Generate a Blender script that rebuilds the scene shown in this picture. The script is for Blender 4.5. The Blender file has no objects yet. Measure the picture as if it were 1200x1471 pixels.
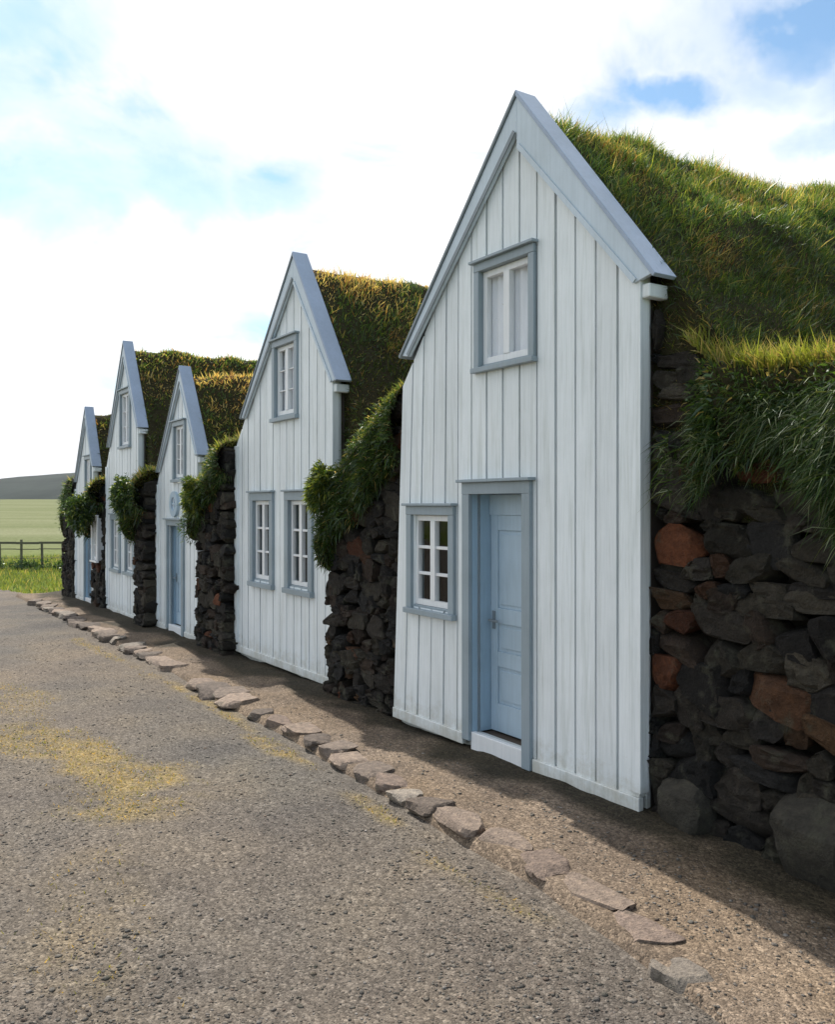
import bpy, math, random
import numpy as np
from mathutils import Vector
rng = np.random.default_rng(7)
random.seed(7)
C = bpy.context.scene.collection
S = bpy.context.scene

# ------------------------------------------------------------------ frame of the row of houses
# u runs along the row (away from the camera), v out of the facades towards the road, z up
TH = math.radians(33)
D = np.array([-math.sin(TH), math.cos(TH), 0.0]); N = np.array([-math.cos(TH), -math.sin(TH), 0.0])
P0 = np.array([1.36, 5.28, 0.0])
ROT = math.radians(123)
def W(u, v, z=0.0):
    p = P0 + u * D + v * N
    return Vector((p[0], p[1], z))

# ------------------------------------------------------------------ noise (numpy value noise)
def _h(ix, iy, iz, s):
    x = (ix * 374761393 + iy * 668265263 + iz * 2147483647 + s * 974711) & 0xFFFFFFFF
    x = ((x ^ (x >> 13)) * 1274126177) & 0xFFFFFFFF
    return ((x ^ (x >> 16)) & 0xFFFF) / 65535.0
def vnoise(x, y, z=0.0, s=0):
    x, y, z = np.broadcast_arrays(np.asarray(x, float), np.asarray(y, float), np.asarray(z, float))
    ix, iy, iz = np.floor(x).astype(np.int64), np.floor(y).astype(np.int64), np.floor(z).astype(np.int64)
    fx, fy, fz = x - ix, y - iy, z - iz
    fx, fy, fz = [t * t * (3 - 2 * t) for t in (fx, fy, fz)]
    r = 0
    for dx in (0, 1):
        for dy in (0, 1):
            for dz in (0, 1):
                w = (fx if dx else 1 - fx) * (fy if dy else 1 - fy) * (fz if dz else 1 - fz)
                r = r + w * _h(ix + dx, iy + dy, iz + dz, s)
    return r * 2 - 1
def fbm(x, y, z=0.0, s=0, o=3):
    r, a = 0, 1.0
    for k in range(o):
        r = r + a * vnoise(np.asarray(x) * 2 ** k, np.asarray(y) * 2 ** k, np.asarray(z) * 2 ** k, s + k); a *= .5
    return r
def sstep(a, b, x):
    t = np.clip((np.asarray(x, float) - a) / (b - a), 0, 1); return t * t * (3 - 2 * t)

# ------------------------------------------------------------------ mesh helpers
class MB:
    """collects polygons in (u, v, z); build() links them as ONE mesh object"""
    def __init__(s): s.v = []; s.f = []; s.c = []; s.sm = []
    def add(s, verts, faces, col=(1, 1, 1), smooth=False):
        b = len(s.v)
        s.v += [tuple(map(float, p)) for p in verts]
        s.f += [tuple(int(i) + b for i in f) for f in faces]
        s.c += [tuple(col)] * len(verts)
        s.sm += [smooth] * len(faces)
        return b
    def hexa(s, p, col=(1, 1, 1)):
        # p: 4 front corners then 4 back corners (same order)
        s.add(p, [(0, 1, 2, 3), (7, 6, 5, 4), (0, 4, 5, 1), (1, 5, 6, 2), (2, 6, 7, 3), (3, 7, 4, 0)], col)
    def box(s, u0, u1, v0, v1, z0, z1, col=(1, 1, 1)):
        s.hexa([(u0, v1, z0), (u0, v1, z1), (u1, v1, z1), (u1, v1, z0), (u0, v0, z0), (u0, v0, z1), (u1, v0, z1), (u1, v0, z0)], col)
    def quad(s, p, col=(1, 1, 1)): s.add(p, [(0, 1, 2, 3)], col)
    def build(s, name, mat, parent=None, origin=(0, 0, 0), bevel=0):
        return mesh_obj(name, np.array(s.v), s.f, mat, parent, origin, s.c, s.sm, bevel)

def mesh_obj(name, verts, faces, mat, parent=None, origin=(0, 0, 0), cols=None, smooth=None, bevel=0):
    if parent is not None: origin = parent['o_']
    me = bpy.data.meshes.new(name)
    vv = np.asarray(verts, float) - np.asarray(origin, float)
    me.from_pydata(vv.tolist(), [], faces)
    if cols is not None:
        ca = me.color_attributes.new('Col', 'FLOAT_COLOR', 'POINT')
        a = np.ones((len(vv), 4), np.float32); a[:, :3] = np.asarray(cols, np.float32)
        ca.data.foreach_set('color', a.ravel())
    if smooth is not None:
        sm = [bool(smooth)] * len(me.polygons) if isinstance(smooth, bool) else smooth
        me.polygons.foreach_set('use_smooth', sm)
    me.materials.append(mat)
    if 'stone' in name and smooth is not None: me.update(); me.set_sharp_from_angle(angle=math.radians(26))
    import bmesh
    bm = bmesh.new(); bm.from_mesh(me); bmesh.ops.recalc_face_normals(bm, faces=bm.faces); bm.to_mesh(me); bm.free()
    me.update()
    o = bpy.data.objects.new(name, me); C.objects.link(o)
    if parent is not None: o.parent = parent['e_']
    else: o.location = W(*origin); o.rotation_euler = (0, 0, ROT)
    if bevel:
        b = o.modifiers.new('edge', 'BEVEL'); b.width = bevel; b.segments = 2; b.limit_method = 'ANGLE'; b.angle_limit = math.radians(40)
    return o
def sub(o, root):      # parent handle for a sub-part
    return {'e_': o, 'o_': root['o_']}
def thing(name, label, cat, origin, group=None):
    e = bpy.data.objects.new(name, None); C.objects.link(e); e.empty_display_size = .3
    e.location = W(*origin); e.rotation_euler = (0, 0, ROT)
    e['label'] = label; e['category'] = cat
    if group: e['group'] = group
    return {'e_': e, 'o_': origin}
def tag(o, label=None, cat=None, group=None, kind=None):
    if label: o['label'] = label
    if cat: o['category'] = cat
    if group: o['group'] = group
    if kind: o['kind'] = kind
    return o

# ------------------------------------------------------------------ materials
def newmat(name):
    m = bpy.data.materials.new(name); m.use_nodes = True
    nt = m.node_tree; nt.nodes.clear()
    out = nt.nodes.new('ShaderNodeOutputMaterial')
    return m, nt, out
def nd(nt, t, **k):
    n = nt.nodes.new(t)
    for a, b in k.items():
        if a.startswith('i_'): n.inputs[a[2:].replace('_', ' ')].default_value = b
        else: setattr(n, a, b)
    return n
def ramp(nt, fac, stops):
    r = nt.nodes.new('ShaderNodeValToRGB')
    while len(r.color_ramp.elements) < len(stops): r.color_ramp.elements.new(.5)
    for e, (p, c) in zip(r.color_ramp.elements, stops): e.position = p; e.color = (*c, 1)
    nt.links.new(fac, r.inputs[0]); return r
def mixc(nt, fac, a, b, mode='MIX'):
    m = nt.nodes.new('ShaderNodeMix'); m.data_type = 'RGBA'; m.blend_type = mode
    for s, x in ((0, fac), (6, a), (7, b)):
        if isinstance(x, (int, float)): m.inputs[s].default_value = x
        elif isinstance(x, tuple): m.inputs[s].default_value = (*x, 1) if len(x) == 3 else x
        else: nt.links.new(x, m.inputs[s])
    return m.outputs[2]

def paint_mat(name, col, rough=.45, dirt=.25, colr=True):
    """weathered paint on wood: fine vertical grain, faint grime, per-board tone from the colour attribute"""
    m, nt, out = newmat(name); L = nt.links.new
    p = nd(nt, 'ShaderNodeBsdfPrincipled', i_Roughness=rough)
    tc = nd(nt, 'ShaderNodeTexCoord'); mp = nd(nt, 'ShaderNodeMapping'); mp.inputs['Scale'].default_value = (26, 26, 1.6)
    L(tc.outputs['Object'], mp.inputs[0])
    g = nd(nt, 'ShaderNodeTexNoise', i_Scale=2.0, i_Detail=6.0); L(mp.outputs[0], g.inputs['Vector'])
    b = nd(nt, 'ShaderNodeTexNoise', i_Scale=1.7, i_Detail=7.0, i_Roughness=.65); L(tc.outputs['Object'], b.inputs['Vector'])
    gr = ramp(nt, g.outputs[0], [(.3, (.91, .92, .92)), (.62, (1, 1, 1))])
    br = ramp(nt, b.outputs[0], [(.32, (1 - dirt, 1 - dirt, 1 - dirt * 1.1)), (.58, (1, 1, 1))])
    c = mixc(nt, 1.0, col, gr.outputs[0], 'MULTIPLY'); c = mixc(nt, 1.0, c, br.outputs[0], 'MULTIPLY')
    if colr:
        sx = nd(nt, 'ShaderNodeSeparateXYZ'); L(tc.outputs['Object'], sx.inputs[0])
        hn_ = nd(nt, 'ShaderNodeTexNoise', i_Scale=9.0, i_Detail=8.0, i_Roughness=.75); L(tc.outputs['Object'], hn_.inputs['Vector'])
        hh = nd(nt, 'ShaderNodeMath', operation='MULTIPLY_ADD'); L(hn_.outputs[0], hh.inputs[0]); hh.inputs[1].default_value = -.75; L(sx.outputs[2], hh.inputs[2])
        mr_ = nd(nt, 'ShaderNodeMapRange'); L(hh.outputs[0], mr_.inputs['Value']); mr_.inputs['From Min'].default_value = -.42; mr_.inputs['From Max'].default_value = -.16; mr_.inputs['To Min'].default_value = .0; mr_.inputs['To Max'].default_value = 1
        c = mixc(nt, 1.0, c, mixc(nt, mr_.outputs[0], (.74, .70, .63), (1.0, 1.0, 1.0)), 'MULTIPLY')
        # vertical weather streaks
        mp2 = nd(nt, 'ShaderNodeMapping'); mp2.inputs['Scale'].default_value = (7, 7, .35); L(tc.outputs['Object'], mp2.inputs[0])
        st_ = nd(nt, 'ShaderNodeTexNoise', i_Scale=2.2, i_Detail=5.0, i_Roughness=.7); L(mp2.outputs[0], st_.inputs['Vector'])
        c = mixc(nt, 1.0, c, ramp(nt, st_.outputs[0], [(.28, (.78, .79, .76)), (.5, (1, 1, 1))]).outputs[0], 'MULTIPLY')
        at = nd(nt, 'ShaderNodeVertexColor', layer_name='Col'); c = mixc(nt, 1.0, c, at.outputs[0], 'MULTIPLY')
    L(c, p.inputs['Base Color'])
    bp = nd(nt, 'ShaderNodeBump', i_Strength=.25, i_Distance=.004); L(g.outputs[0], bp.inputs['Height']); L(bp.outputs[0], p.inputs['Normal'])
    L(p.outputs[0], out.inputs[0]); return m

def grass_mat(name, trans=.42, gloss=.08):
    m, nt, out = newmat(name); L = nt.links.new
    at = nd(nt, 'ShaderNodeVertexColor', layer_name='Col')
    d = nd(nt, 'ShaderNodeBsdfDiffuse'); t = nd(nt, 'ShaderNodeBsdfTranslucent'); g = nd(nt, 'ShaderNodeBsdfGlossy', i_Roughness=.38)
    g.inputs['Color'].default_value = (.9, .95, .9, 1)
    L(at.outputs[0], d.inputs[0])
    tcol = mixc(nt, 1.0, at.outputs[0], (1.25, 1.2, .7), 'MULTIPLY'); L(tcol, t.inputs[0])
    a = nd(nt, 'ShaderNodeMixShader', i_Fac=trans); L(d.outputs[0], a.inputs[1]); L(t.outputs[0], a.inputs[2])
    b = nd(nt, 'ShaderNodeMixShader', i_Fac=gloss); L(a.outputs[0], b.inputs[1]); L(g.outputs[0], b.inputs[2])
    L(b.outputs[0], out.inputs[0]); return m

def soil_mat(name, a, b, scale=6.0):
    m, nt, out = newmat(name); L = nt.links.new
    p = nd(nt, 'ShaderNodeBsdfPrincipled', i_Roughness=.95); p.inputs['Specular IOR Level'].default_value = .1
    tc = nd(nt, 'ShaderNodeTexCoord'); n = nd(nt, 'ShaderNodeTexNoise', i_Scale=scale, i_Detail=8.0, i_Roughness=.7); L(tc.outputs['Object'], n.inputs['Vector'])
    r = ramp(nt, n.outputs[0], [(.3, a), (.7, b)]); L(r.outputs[0], p.inputs['Base Color'])
    bp = nd(nt, 'ShaderNodeBump', i_Strength=.8, i_Distance=.04); L(n.outputs[0], bp.inputs['Height']); L(bp.outputs[0], p.inputs['Normal'])
    L(p.outputs[0], out.inputs[0]); return m

def stone_mat(name, rough=.85):
    """rock: base colour per stone from the attribute, mottled with lichen and pits"""
    m, nt, out = newmat(name); L = nt.links.new
    p = nd(nt, 'ShaderNodeBsdfPrincipled', i_Roughness=rough); p.inputs['Specular IOR Level'].default_value = .25
    at = nd(nt, 'ShaderNodeVertexColor', layer_name='Col')
    tc = nd(nt, 'ShaderNodeTexCoord')
    n = nd(nt, 'ShaderNodeTexNoise', i_Scale=22.0, i_Detail=9.0, i_Roughness=.72); L(tc.outputs['Object'], n.inputs['Vector'])
    n2 = nd(nt, 'ShaderNodeTexNoise', i_Scale=7.0, i_Detail=5.0, i_Roughness=.6); L(tc.outputs['Object'], n2.inputs['Vector'])
    r = ramp(nt, n.outputs[0], [(.25, (.45, .45, .45)), (.5, (.95, .95, .95)), (.75, (1.6, 1.55, 1.45))])
    c = mixc(nt, 1.0, at.outputs[0], r.outputs[0], 'MULTIPLY')
    lr = ramp(nt, n2.outputs[0], [(.55, (0, 0, 0)), (.66, (1, 1, 1))])
    c = mixc(nt, lr.outputs[0], c, mixc(nt, .55, c, (.085, .083, .058)))
    L(c, p.inputs['Base Color'])
    vp = nd(nt, 'ShaderNodeTexVoronoi', i_Scale=70.0); L(tc.outputs['Object'], vp.inputs['Vector'])
    pit = nd(nt, 'ShaderNodeBump', i_Strength=.5, i_Distance=.012); L(vp.outputs[0], pit.inputs['Height'])
    bp = nd(nt, 'ShaderNodeBump', i_Strength=.9, i_Distance=.03); L(n.outputs[0], bp.inputs['Height']); L(pit.outputs[0], bp.inputs['Normal']); L(bp.outputs[0], p.inputs['Normal'])
    L(p.outputs[0], out.inputs[0]); return m

def gravel_mat(name):
    m, nt, out = newmat(name); L = nt.links.new
    p = nd(nt, 'ShaderNodeBsdfPrincipled', i_Roughness=.92); p.inputs['Specular IOR Level'].default_value = .2
    tc = nd(nt, 'ShaderNodeTexCoord'); at = nd(nt, 'ShaderNodeVertexColor', layer_name='Col')
    v1 = nd(nt, 'ShaderNodeTexVoronoi', i_Scale=95.0); v2 = nd(nt, 'ShaderNodeTexVoronoi', i_Scale=48.0); v3 = nd(nt, 'ShaderNodeTexVoronoi', i_Scale=200.0)
    n = nd(nt, 'ShaderNodeTexNoise', i_Scale=.9, i_Detail=6.0, i_Roughness=.6)
    w = nd(nt, 'ShaderNodeTexNoise', i_Scale=40.0, i_Detail=3.0)
    for q in (n, w, v3): L(tc.outputs['Object'], q.inputs['Vector'])
    wm = mixc(nt, .02, tc.outputs['Object'], w.outputs['Color'])
    for q in (v1, v2): L(wm, q.inputs['Vector'])
    def cellc(v): 
        s = nd(nt, 'ShaderNodeSeparateColor'); L(v.outputs['Color'], s.inputs[0])
        return ramp(nt, s.outputs[0], [(0, (.05, .045, .04)), (.3, (.115, .105, .095)), (.62, (.18, .163, .145)), (.85, (.27, .245, .22)), (1, (.44, .41, .37))]).outputs[0]
    c = mixc(nt, .4, cellc(v1), cellc(v2)); c = mixc(nt, .22, c, cellc(v3))
    tone = ramp(nt, n.outputs[0], [(.3, (.72, .72, .75)), (.5, (.98, .96, .93)), (.7, (1.2, 1.13, 1.0))])
    c = mixc(nt, 1.0, c, tone.outputs[0], 'MULTIPLY'); c = mixc(nt, 1.0, c, at.outputs[0], 'MULTIPLY')
    L(c, p.inputs['Base Color'])
    b1 = nd(nt, 'ShaderNodeBump', i_Strength=.7, i_Distance=.007); b1.invert = True; L(v1.outputs[0], b1.inputs['Height'])
    b2 = nd(nt, 'ShaderNodeBump', i_Strength=.6, i_Distance=.010); b2.invert = True; L(v2.outputs[0], b2.inputs['Height']); L(b1.outputs[0], b2.inputs['Normal'])
    L(b2.outputs[0], p.inputs['Normal']); L(p.outputs[0], out.inputs[0]); return m

def glass_mat():
    m, nt, out = newmat('window_glass'); L = nt.links.new
    t = nd(nt, 'ShaderNodeBsdfTransparent'); t.inputs[0].default_value = (.98, .99, .985, 1)
    g = nd(nt, 'ShaderNodeBsdfGlossy', i_Roughness=.02); lw = nd(nt, 'ShaderNodeLayerWeight', i_Blend=.5); pw = nd(nt, 'ShaderNodeMath', operation='POWER'); pw.inputs[1].default_value = 5; L(lw.outputs['Facing'], pw.inputs[0]); f = nd(nt, 'ShaderNodeMath', operation='MULTIPLY_ADD'); L(pw.outputs[0], f.inputs[0]); f.inputs[1].default_value = .9; f.inputs[2].default_value = .05
    tc = nd(nt, 'ShaderNodeTexCoord'); n = nd(nt, 'ShaderNodeTexNoise', i_Scale=5.0); L(tc.outputs['Object'], n.inputs['Vector'])
    b = nd(nt, 'ShaderNodeBump', i_Strength=.05, i_Distance=.05); L(n.outputs[0], b.inputs['Height']); L(b.outputs[0], g.inputs['Normal'])
    x = nd(nt, 'ShaderNodeMixShader'); L(f.outputs[0], x.inputs[0]); L(t.outputs[0], x.inputs[1]); L(g.outputs[0], x.inputs[2]); L(x.outputs[0], out.inputs[0])
    return m

M = dict(
    white=paint_mat('white_board_paint', (.845, .89, .91), .5, .07),
    sash=paint_mat('white_sash_paint', (.84, .85, .86), .4, .06, False),
    trim=paint_mat('grey_blue_trim_paint', (.31, .375, .42), .45, .15, False),
    barge=paint_mat('pale_grey_barge_paint', (.60, .69, .77), .45, .12, False),
    edge=paint_mat('grey_edge_paint', (.22, .26, .29), .45, .15, False),
    cap=paint_mat('blue_grey_cap_paint', (.36, .44, .57), .4, .15, False),
    door=paint_mat('pale_blue_door_paint', (.47, .59, .69), .42, .12, False),
    reveal=paint_mat('grey_blue_reveal_paint', (.36, .50, .62), .45, .12, False),
    room=paint_mat('brown_room_wood', (.07, .055, .045), .7, .2, False),
    curtain=paint_mat('pale_curtain_cloth', (.88, .89, .94), .9, .05, False),
    iron=paint_mat('dark_iron', (.05, .05, .05), .5, .2, False),
    step=paint_mat('bare_brown_step_wood', (.10, .07, .05), .8, .3, False),
    fence=paint_mat('weathered_fence_wood', (.13, .125, .08), .9, .3, False),
    glass=glass_mat(),
    grass=grass_mat('turf_grass_blades', .5, .05),
    droop=grass_mat('long_drooping_grass', .35, .025),
    turf=soil_mat('turf_earth', (.022, .018, .01), (.05, .045, .02)),
    earth=soil_mat('dark_wall_earth', (.012, .010, .008), (.03, .025, .018)),
    stone=stone_mat('wall_stone'),
    kerb=stone_mat('kerb_stone_rock', .9),
    gravel=gravel_mat('gravel_surface'),
    peb=stone_mat('loose_pebble_rock', .9),
)

# ------------------------------------------------------------------ ground heights
def zg(u):  # the ground falls gently away along the row
    u = np.asarray(u, float)
    return -.02 - .016 * np.clip(u, 0, 45) + .0 * u
def kerb_v(u): return np.interp(u, [-1.6, -.4, 1.9, 3.1, 4.4, 6.2, 8.2, 11, 16.5], [1.36, 1.16, 1.05, .95, .93, .84, .79, .76, .72])
def zroad(u, v):
    u, v = np.asarray(u, float), np.asarray(v, float)
    z = zg(u) - .065
    return z + .012 * fbm(u * .9, v * .9, 0, 3) + .005 * fbm(u * 5, v * 5, 0, 9)
def zpath(u, v):
    u, v = np.asarray(u, float), np.asarray(v, float)
    k = sstep(-1.9, -.5, u)
    raised = zg(u) - .004 + .05 * sstep(.5, -.2, v) * .4 + .02 * fbm(u * 1.5, v * 1.5, 0, 5) + .008 * fbm(u * 6, v * 6, 0, 6)
    return raised * k + (1 - k) * (zroad(u, v) + .02)

def grid_obj(name, us, vs, zf, mat, colf=None, parent=None, origin=(0, 0, 0), drop=None):
    U, V = np.meshgrid(us, vs, indexing='ij'); Z = zf(U, V)
    vv = np.stack([U, V, Z], -1).reshape(-1, 3); a, b = U.shape
    i = np.arange(a * b).reshape(a, b)
    f = np.stack([i[:-1, :-1], i[1:, :-1], i[1:, 1:], i[:-1, 1:]], -1).reshape(-1, 4)
    if drop is not None: f = f[drop(U[:-1, :-1], V[:-1, :-1]).ravel() == 0]
    cols = colf(U, V).reshape(-1, 3) if colf is not None else np.ones((a * b, 3))
    return mesh_obj(name, vv, f.tolist(), mat, parent, origin, cols, True)

# yellow moss / thin grass patches on the gravel, (u, v, ru, rv, strength)
PATCH = [(3.05, 2.45, 1.0, .42, 1.0), (4.3, 2.75, .9, .4, .8), (2.2, 2.55, .5, .35, .8), (6.2, 2.6, 1.3, .35, .35), (-.1, 3.2, .6, .3, .25), (.5, 3.9, .8, .4, .2),
         (1.1, 1.22, .5, .09, .9), (2.6, 1.13, .7, .09, .95), (4.2, 1.03, .6, .08, .95), (5.6, .98, 1.0, .09, .95), (-.1, 1.35, .6, .08, .5), (9, 1.05, 2, .12, .5), (1.0, 2.9, .7, .3, .15)]
def patchiness(u, v):
    r = np.zeros_like(u)
    n = fbm(u * 1.8, v * 2.6, 0, 31, 4)
    for (a, b, ru, rv, s) in PATCH:
        d = np.sqrt(((u - a) / ru) ** 2 + ((v - b) / rv) ** 2) + .55 * n
        r = np.maximum(r, s * sstep(1.25, .35, d))
    return r
def roadcol(U, V):
    p = patchiness(U, V)[..., None]
    wb = (.5 + .5 * fbm(U * .5, V * .7, 0, 77, 3))[..., None]
    base = np.array([.67, .67, .665]) * (1 - wb * .7) + np.array([.95, .84, .73]) * wb * .7
    p = p * np.clip(.78 + .9 * vnoise(U * 9, V * 9, 0, 88) + .5 * vnoise(U * 19, V * 19, 0, 89), 0, 1)[..., None]
    return base * (1 - p) + np.array([1.25, 1.05, .56]) * p

def nonuni(a, b, near, d0, g):  # spacing growing away from `near`
    out = [near]; s = d0
    while out[-1] < b: out.append(out[-1] + s); s *= g
    lo = [near]; s = d0
    while lo[-1] > a: lo.append(lo[-1] - s); s *= g
    return np.array(sorted(lo[1:]) + out)
us = nonuni(-12, 42, -.5, .05, 1.012); vs = nonuni(.4, 30, 1.6, .05, 1.02)
tag(grid_obj('gravel_road', us, vs, zroad, M['gravel'], roadcol,
    drop=lambda U, V: (U > 20.3 + (V - .2) * 3.2 + .5 * fbm(U * .8, V * .8, 0, 4))), kind='structure')
def pathcol(U, V):
    n = (.5 + .5 * fbm(U * 1.3, V * 1.3, 0, 51, 4))[..., None]
    c = np.array([.80, .66, .53]) * (1 - n) + np.array([1.15, .98, .82]) * n
    # shade at the foot of the walls put into the soil colour, ragged edge
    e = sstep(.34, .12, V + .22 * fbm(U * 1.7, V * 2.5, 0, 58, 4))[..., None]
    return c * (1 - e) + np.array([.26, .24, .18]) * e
kv_edge = lambda U: kerb_v(U) - .03
pus = nonuni(-12, 19.5, 0, .06, 1.015)
pv = np.linspace(-1.2, 1, 46)
def path_obj():
    U, T = np.meshgrid(pus, np.linspace(0, 1, 46), indexing='ij')
    V = -1.2 + T * (kv_edge(U) + 1.2); Z = zpath(U, V)
    # the outer lip turns down under the kerb stones
    Z = np.where(T >= .999, zroad(U, V) - .02, Z)
    vv = np.stack([U, V, Z], -1).reshape(-1, 3); a, b = U.shape; i = np.arange(a * b).reshape(a, b)
    f = np.stack([i[:-1, :-1], i[1:, :-1], i[1:, 1:], i[:-1, 1:]], -1).reshape(-1, 4)
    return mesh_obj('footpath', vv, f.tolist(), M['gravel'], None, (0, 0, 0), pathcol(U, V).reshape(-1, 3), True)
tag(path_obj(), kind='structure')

# far terrain: one sheet in world polar coordinates reaching the horizon
def terrain():
    m, nt, out = newmat('meadow'); L = nt.links.new
    p = nd(nt, 'ShaderNodeBsdfPrincipled', i_Roughness=1.0); p.inputs['Specular IOR Level'].default_value = 0
    g = nd(nt, 'ShaderNodeNewGeometry'); mp = nd(nt, 'ShaderNodeMapping'); mp.inputs['Scale'].default_value = (.05, .25, 1); L(g.outputs['Position'], mp.inputs[0])
    n = nd(nt, 'ShaderNodeTexNoise', i_Scale=.35, i_Detail=8.0, i_Roughness=.6); L(mp.outputs[0], n.inputs['Vector'])
    n2 = nd(nt, 'ShaderNodeTexNoise', i_Scale=3.0, i_Detail=8.0, i_Roughness=.7); L(g.outputs['Position'], n2.inputs['Vector'])
    at = nd(nt, 'ShaderNodeVertexColor', layer_name='Col')
    r = ramp(nt, n.outputs[0], [(.3, (.75, .8, .7)), (.7, (1.2, 1.15, 1.25))])
    c = mixc(nt, 1.0, at.outputs[0], r.outputs[0], 'MULTIPLY')
    r2 = ramp(nt, n2.outputs[0], [(.3, (.7, .72, .6)), (.7, (1.2, 1.2, 1.1))]); c = mixc(nt, 1.0, c, r2.outputs[0], 'MULTIPLY')
    L(c, p.inputs['Base Color'])
    bp = nd(nt, 'ShaderNodeBump', i_Strength=.6, i_Distance=.15); L(n2.outputs[0], bp.inputs['Height']); L(bp.outputs[0], p.inputs['Normal'])
    L(p.outputs[0], out.inputs[0])
    rr = [0]; s = .8
    while rr[-1] < 4500: rr.append(rr[-1] + s); s *= 1.06
    rr = np.array(rr); aa = np.linspace(0, 2 * math.pi, 181)
    R, A = np.meshgrid(rr, aa, indexing='ij')
    X, Y = R * np.sin(A), R * np.cos(A)
    u = (X - P0[0]) * D[0] + (Y - P0[1]) * D[1]
    z = -.02 - .016 * np.clip(u, 0, 36) - .22
    ys = np.interp(Y, [0, 40, 75, 400, 900, 4500], [0, 0, .15, 5.2, 6.5, 6.5])
    z = z + ys + .07 * fbm(X * .15, Y * .15, 0, 8)
    # low earth bank behind the fence
    col = np.zeros(X.shape + (3,)); near = sstep(60, 34, Y)[..., None]
    col[:] = np.array([.20, .212, .135]); col = col * (1 - near) + np.array([.14, .18, .05]) * near
    vv = np.stack([X, Y, z], -1).reshape(-1, 3); a, b = X.shape; i = np.arange(a * b).reshape(a, b)
    f = np.stack([i[:-1, :-1], i[1:, :-1], i[1:, 1:], i[:-1, 1:]], -1).reshape(-1, 4)
    me = bpy.data.meshes.new('ground'); me.from_pydata(vv.tolist(), [], f.tolist())
    ca = me.color_attributes.new('Col', 'FLOAT_COLOR', 'POINT'); q = np.ones((len(vv), 4), np.float32); q[:, :3] = col.reshape(-1, 3); ca.data.foreach_set('color', q.ravel())
    me.polygons.foreach_set('use_smooth', [True] * len(me.polygons)); me.materials.append(m)
    o = bpy.data.objects.new('ground', me); C.objects.link(o); o['kind'] = 'structure'
    # distant hill
    hm = soil_mat('heath_hill', (.018, .025, .022), (.036, .046, .040), .02)
    xs = np.linspace(-1500, 1400, 160); ts = np.linspace(0, 1, 30)
    Xh, T = np.meshgrid(xs, ts, indexing='ij')
    top = np.interp(xs, [-1500, -900, -620, -520, -300, 200, 700, 1400], [3, 8, 17, 40, 58, 64, 48, 14])[:, None]
    Yh = 860 + T * 500; Zh = 4 + top * np.sin(np.clip(T * 1.15, 0, 1) * math.pi / 2) ** .8 * np.where(T > .87, 1 - (T - .87) * 2, 1) + 1.2 * fbm(Xh * .012, Yh * .012, 0, 12, 4) * T
    vv = np.stack([Xh, Yh, Zh], -1).reshape(-1, 3); a, b = Xh.shape; i = np.arange(a * b).reshape(a, b)
    f = np.stack([i[:-1, :-1], i[1:, :-1], i[1:, 1:], i[:-1, 1:]], -1).reshape(-1, 4)
    me = bpy.data.meshes.new('hill'); me.from_pydata(vv.tolist(), [], f.tolist()); me.materials.append(hm)
    me.polygons.foreach_set('use_smooth', [True] * len(me.polygons))
    o = bpy.data.objects.new('hill', me); C.objects.link(o); o['kind'] = 'structure'
terrain()

# ------------------------------------------------------------------ grass blades
PAL = dict(green=(.068, .125, .022), deep=(.032, .068, .017), olive=(.12, .145, .032), straw=(.46, .35, .13), rust=(.33, .17, .055), lime=(.25, .28, .045), pale=(.26, .30, .17))
def palette(n, w):
    ks = list(w); p = np.array([w[k] for k in ks], float); p /= p.sum()
    idx = rng.choice(len(ks), n, p=p)
    c = np.array([PAL[k] for k in ks])[idx]
    return c * rng.uniform(.75, 1.25, (n, 1))
def blades(P, dirs, ln, wd, droop, cols):
    """P, dirs (n,3); ln, wd (n,); droop (n,3) added at the tip"""
    n = len(P)
    dirs = dirs / np.linalg.norm(dirs, axis=1, keepdims=True)
    r = rng.normal(size=(n, 3)); side = np.cross(dirs, r); side /= np.linalg.norm(side, axis=1, keepdims=True)
    side = side * wd[:, None]
    L = ln[:, None]
    m = P + dirs * L * .5 + droop * .25 * L; t = P + dirs * L * .92 + droop * L
    v = np.stack([P - side, P + side, m + side * .8, m - side * .8, t], 1).reshape(-1, 3)
    return v, np.repeat(cols, 5, axis=0)
def blade_obj(name, v, cols, mat, parent):
    n = len(v) // 5
    me = bpy.data.meshes.new(name); vv = (v - np.asarray(parent['o_'])).astype(np.float32)
    me.vertices.add(n * 5); me.vertices.foreach_set('co', vv.ravel())
    b = np.arange(n, dtype=np.int32)[:, None] * 5
    me.loops.add(n * 7); me.loops.foreach_set('vertex_index', np.concatenate([b + 0, b + 1, b + 2, b + 3, b + 3, b + 2, b + 4], 1).ravel().astype(np.int32))
    me.polygons.add(n * 2)
    st = (np.arange(n, dtype=np.int32)[:, None] * 7 + np.array([[0, 4]], np.int32)).ravel()
    me.polygons.foreach_set('loop_start', st.astype(np.int32))
    ca = me.color_attributes.new('Col', 'FLOAT_COLOR', 'POINT'); q = np.ones((n * 5, 4), np.float32); q[:, :3] = cols; ca.data.foreach_set('color', q.ravel())
    me.materials.append(mat); me.update(calc_edges=True); me.validate()
    o = bpy.data.objects.new(name, me); C.objects.link(o)
    if parent.get('e_') is not None: o.parent = parent['e_']
    else: o.location = W(*parent['o_']); o.rotation_euler = (0, 0, ROT)
    o['kind'] = 'stuff'
    return o

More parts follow.
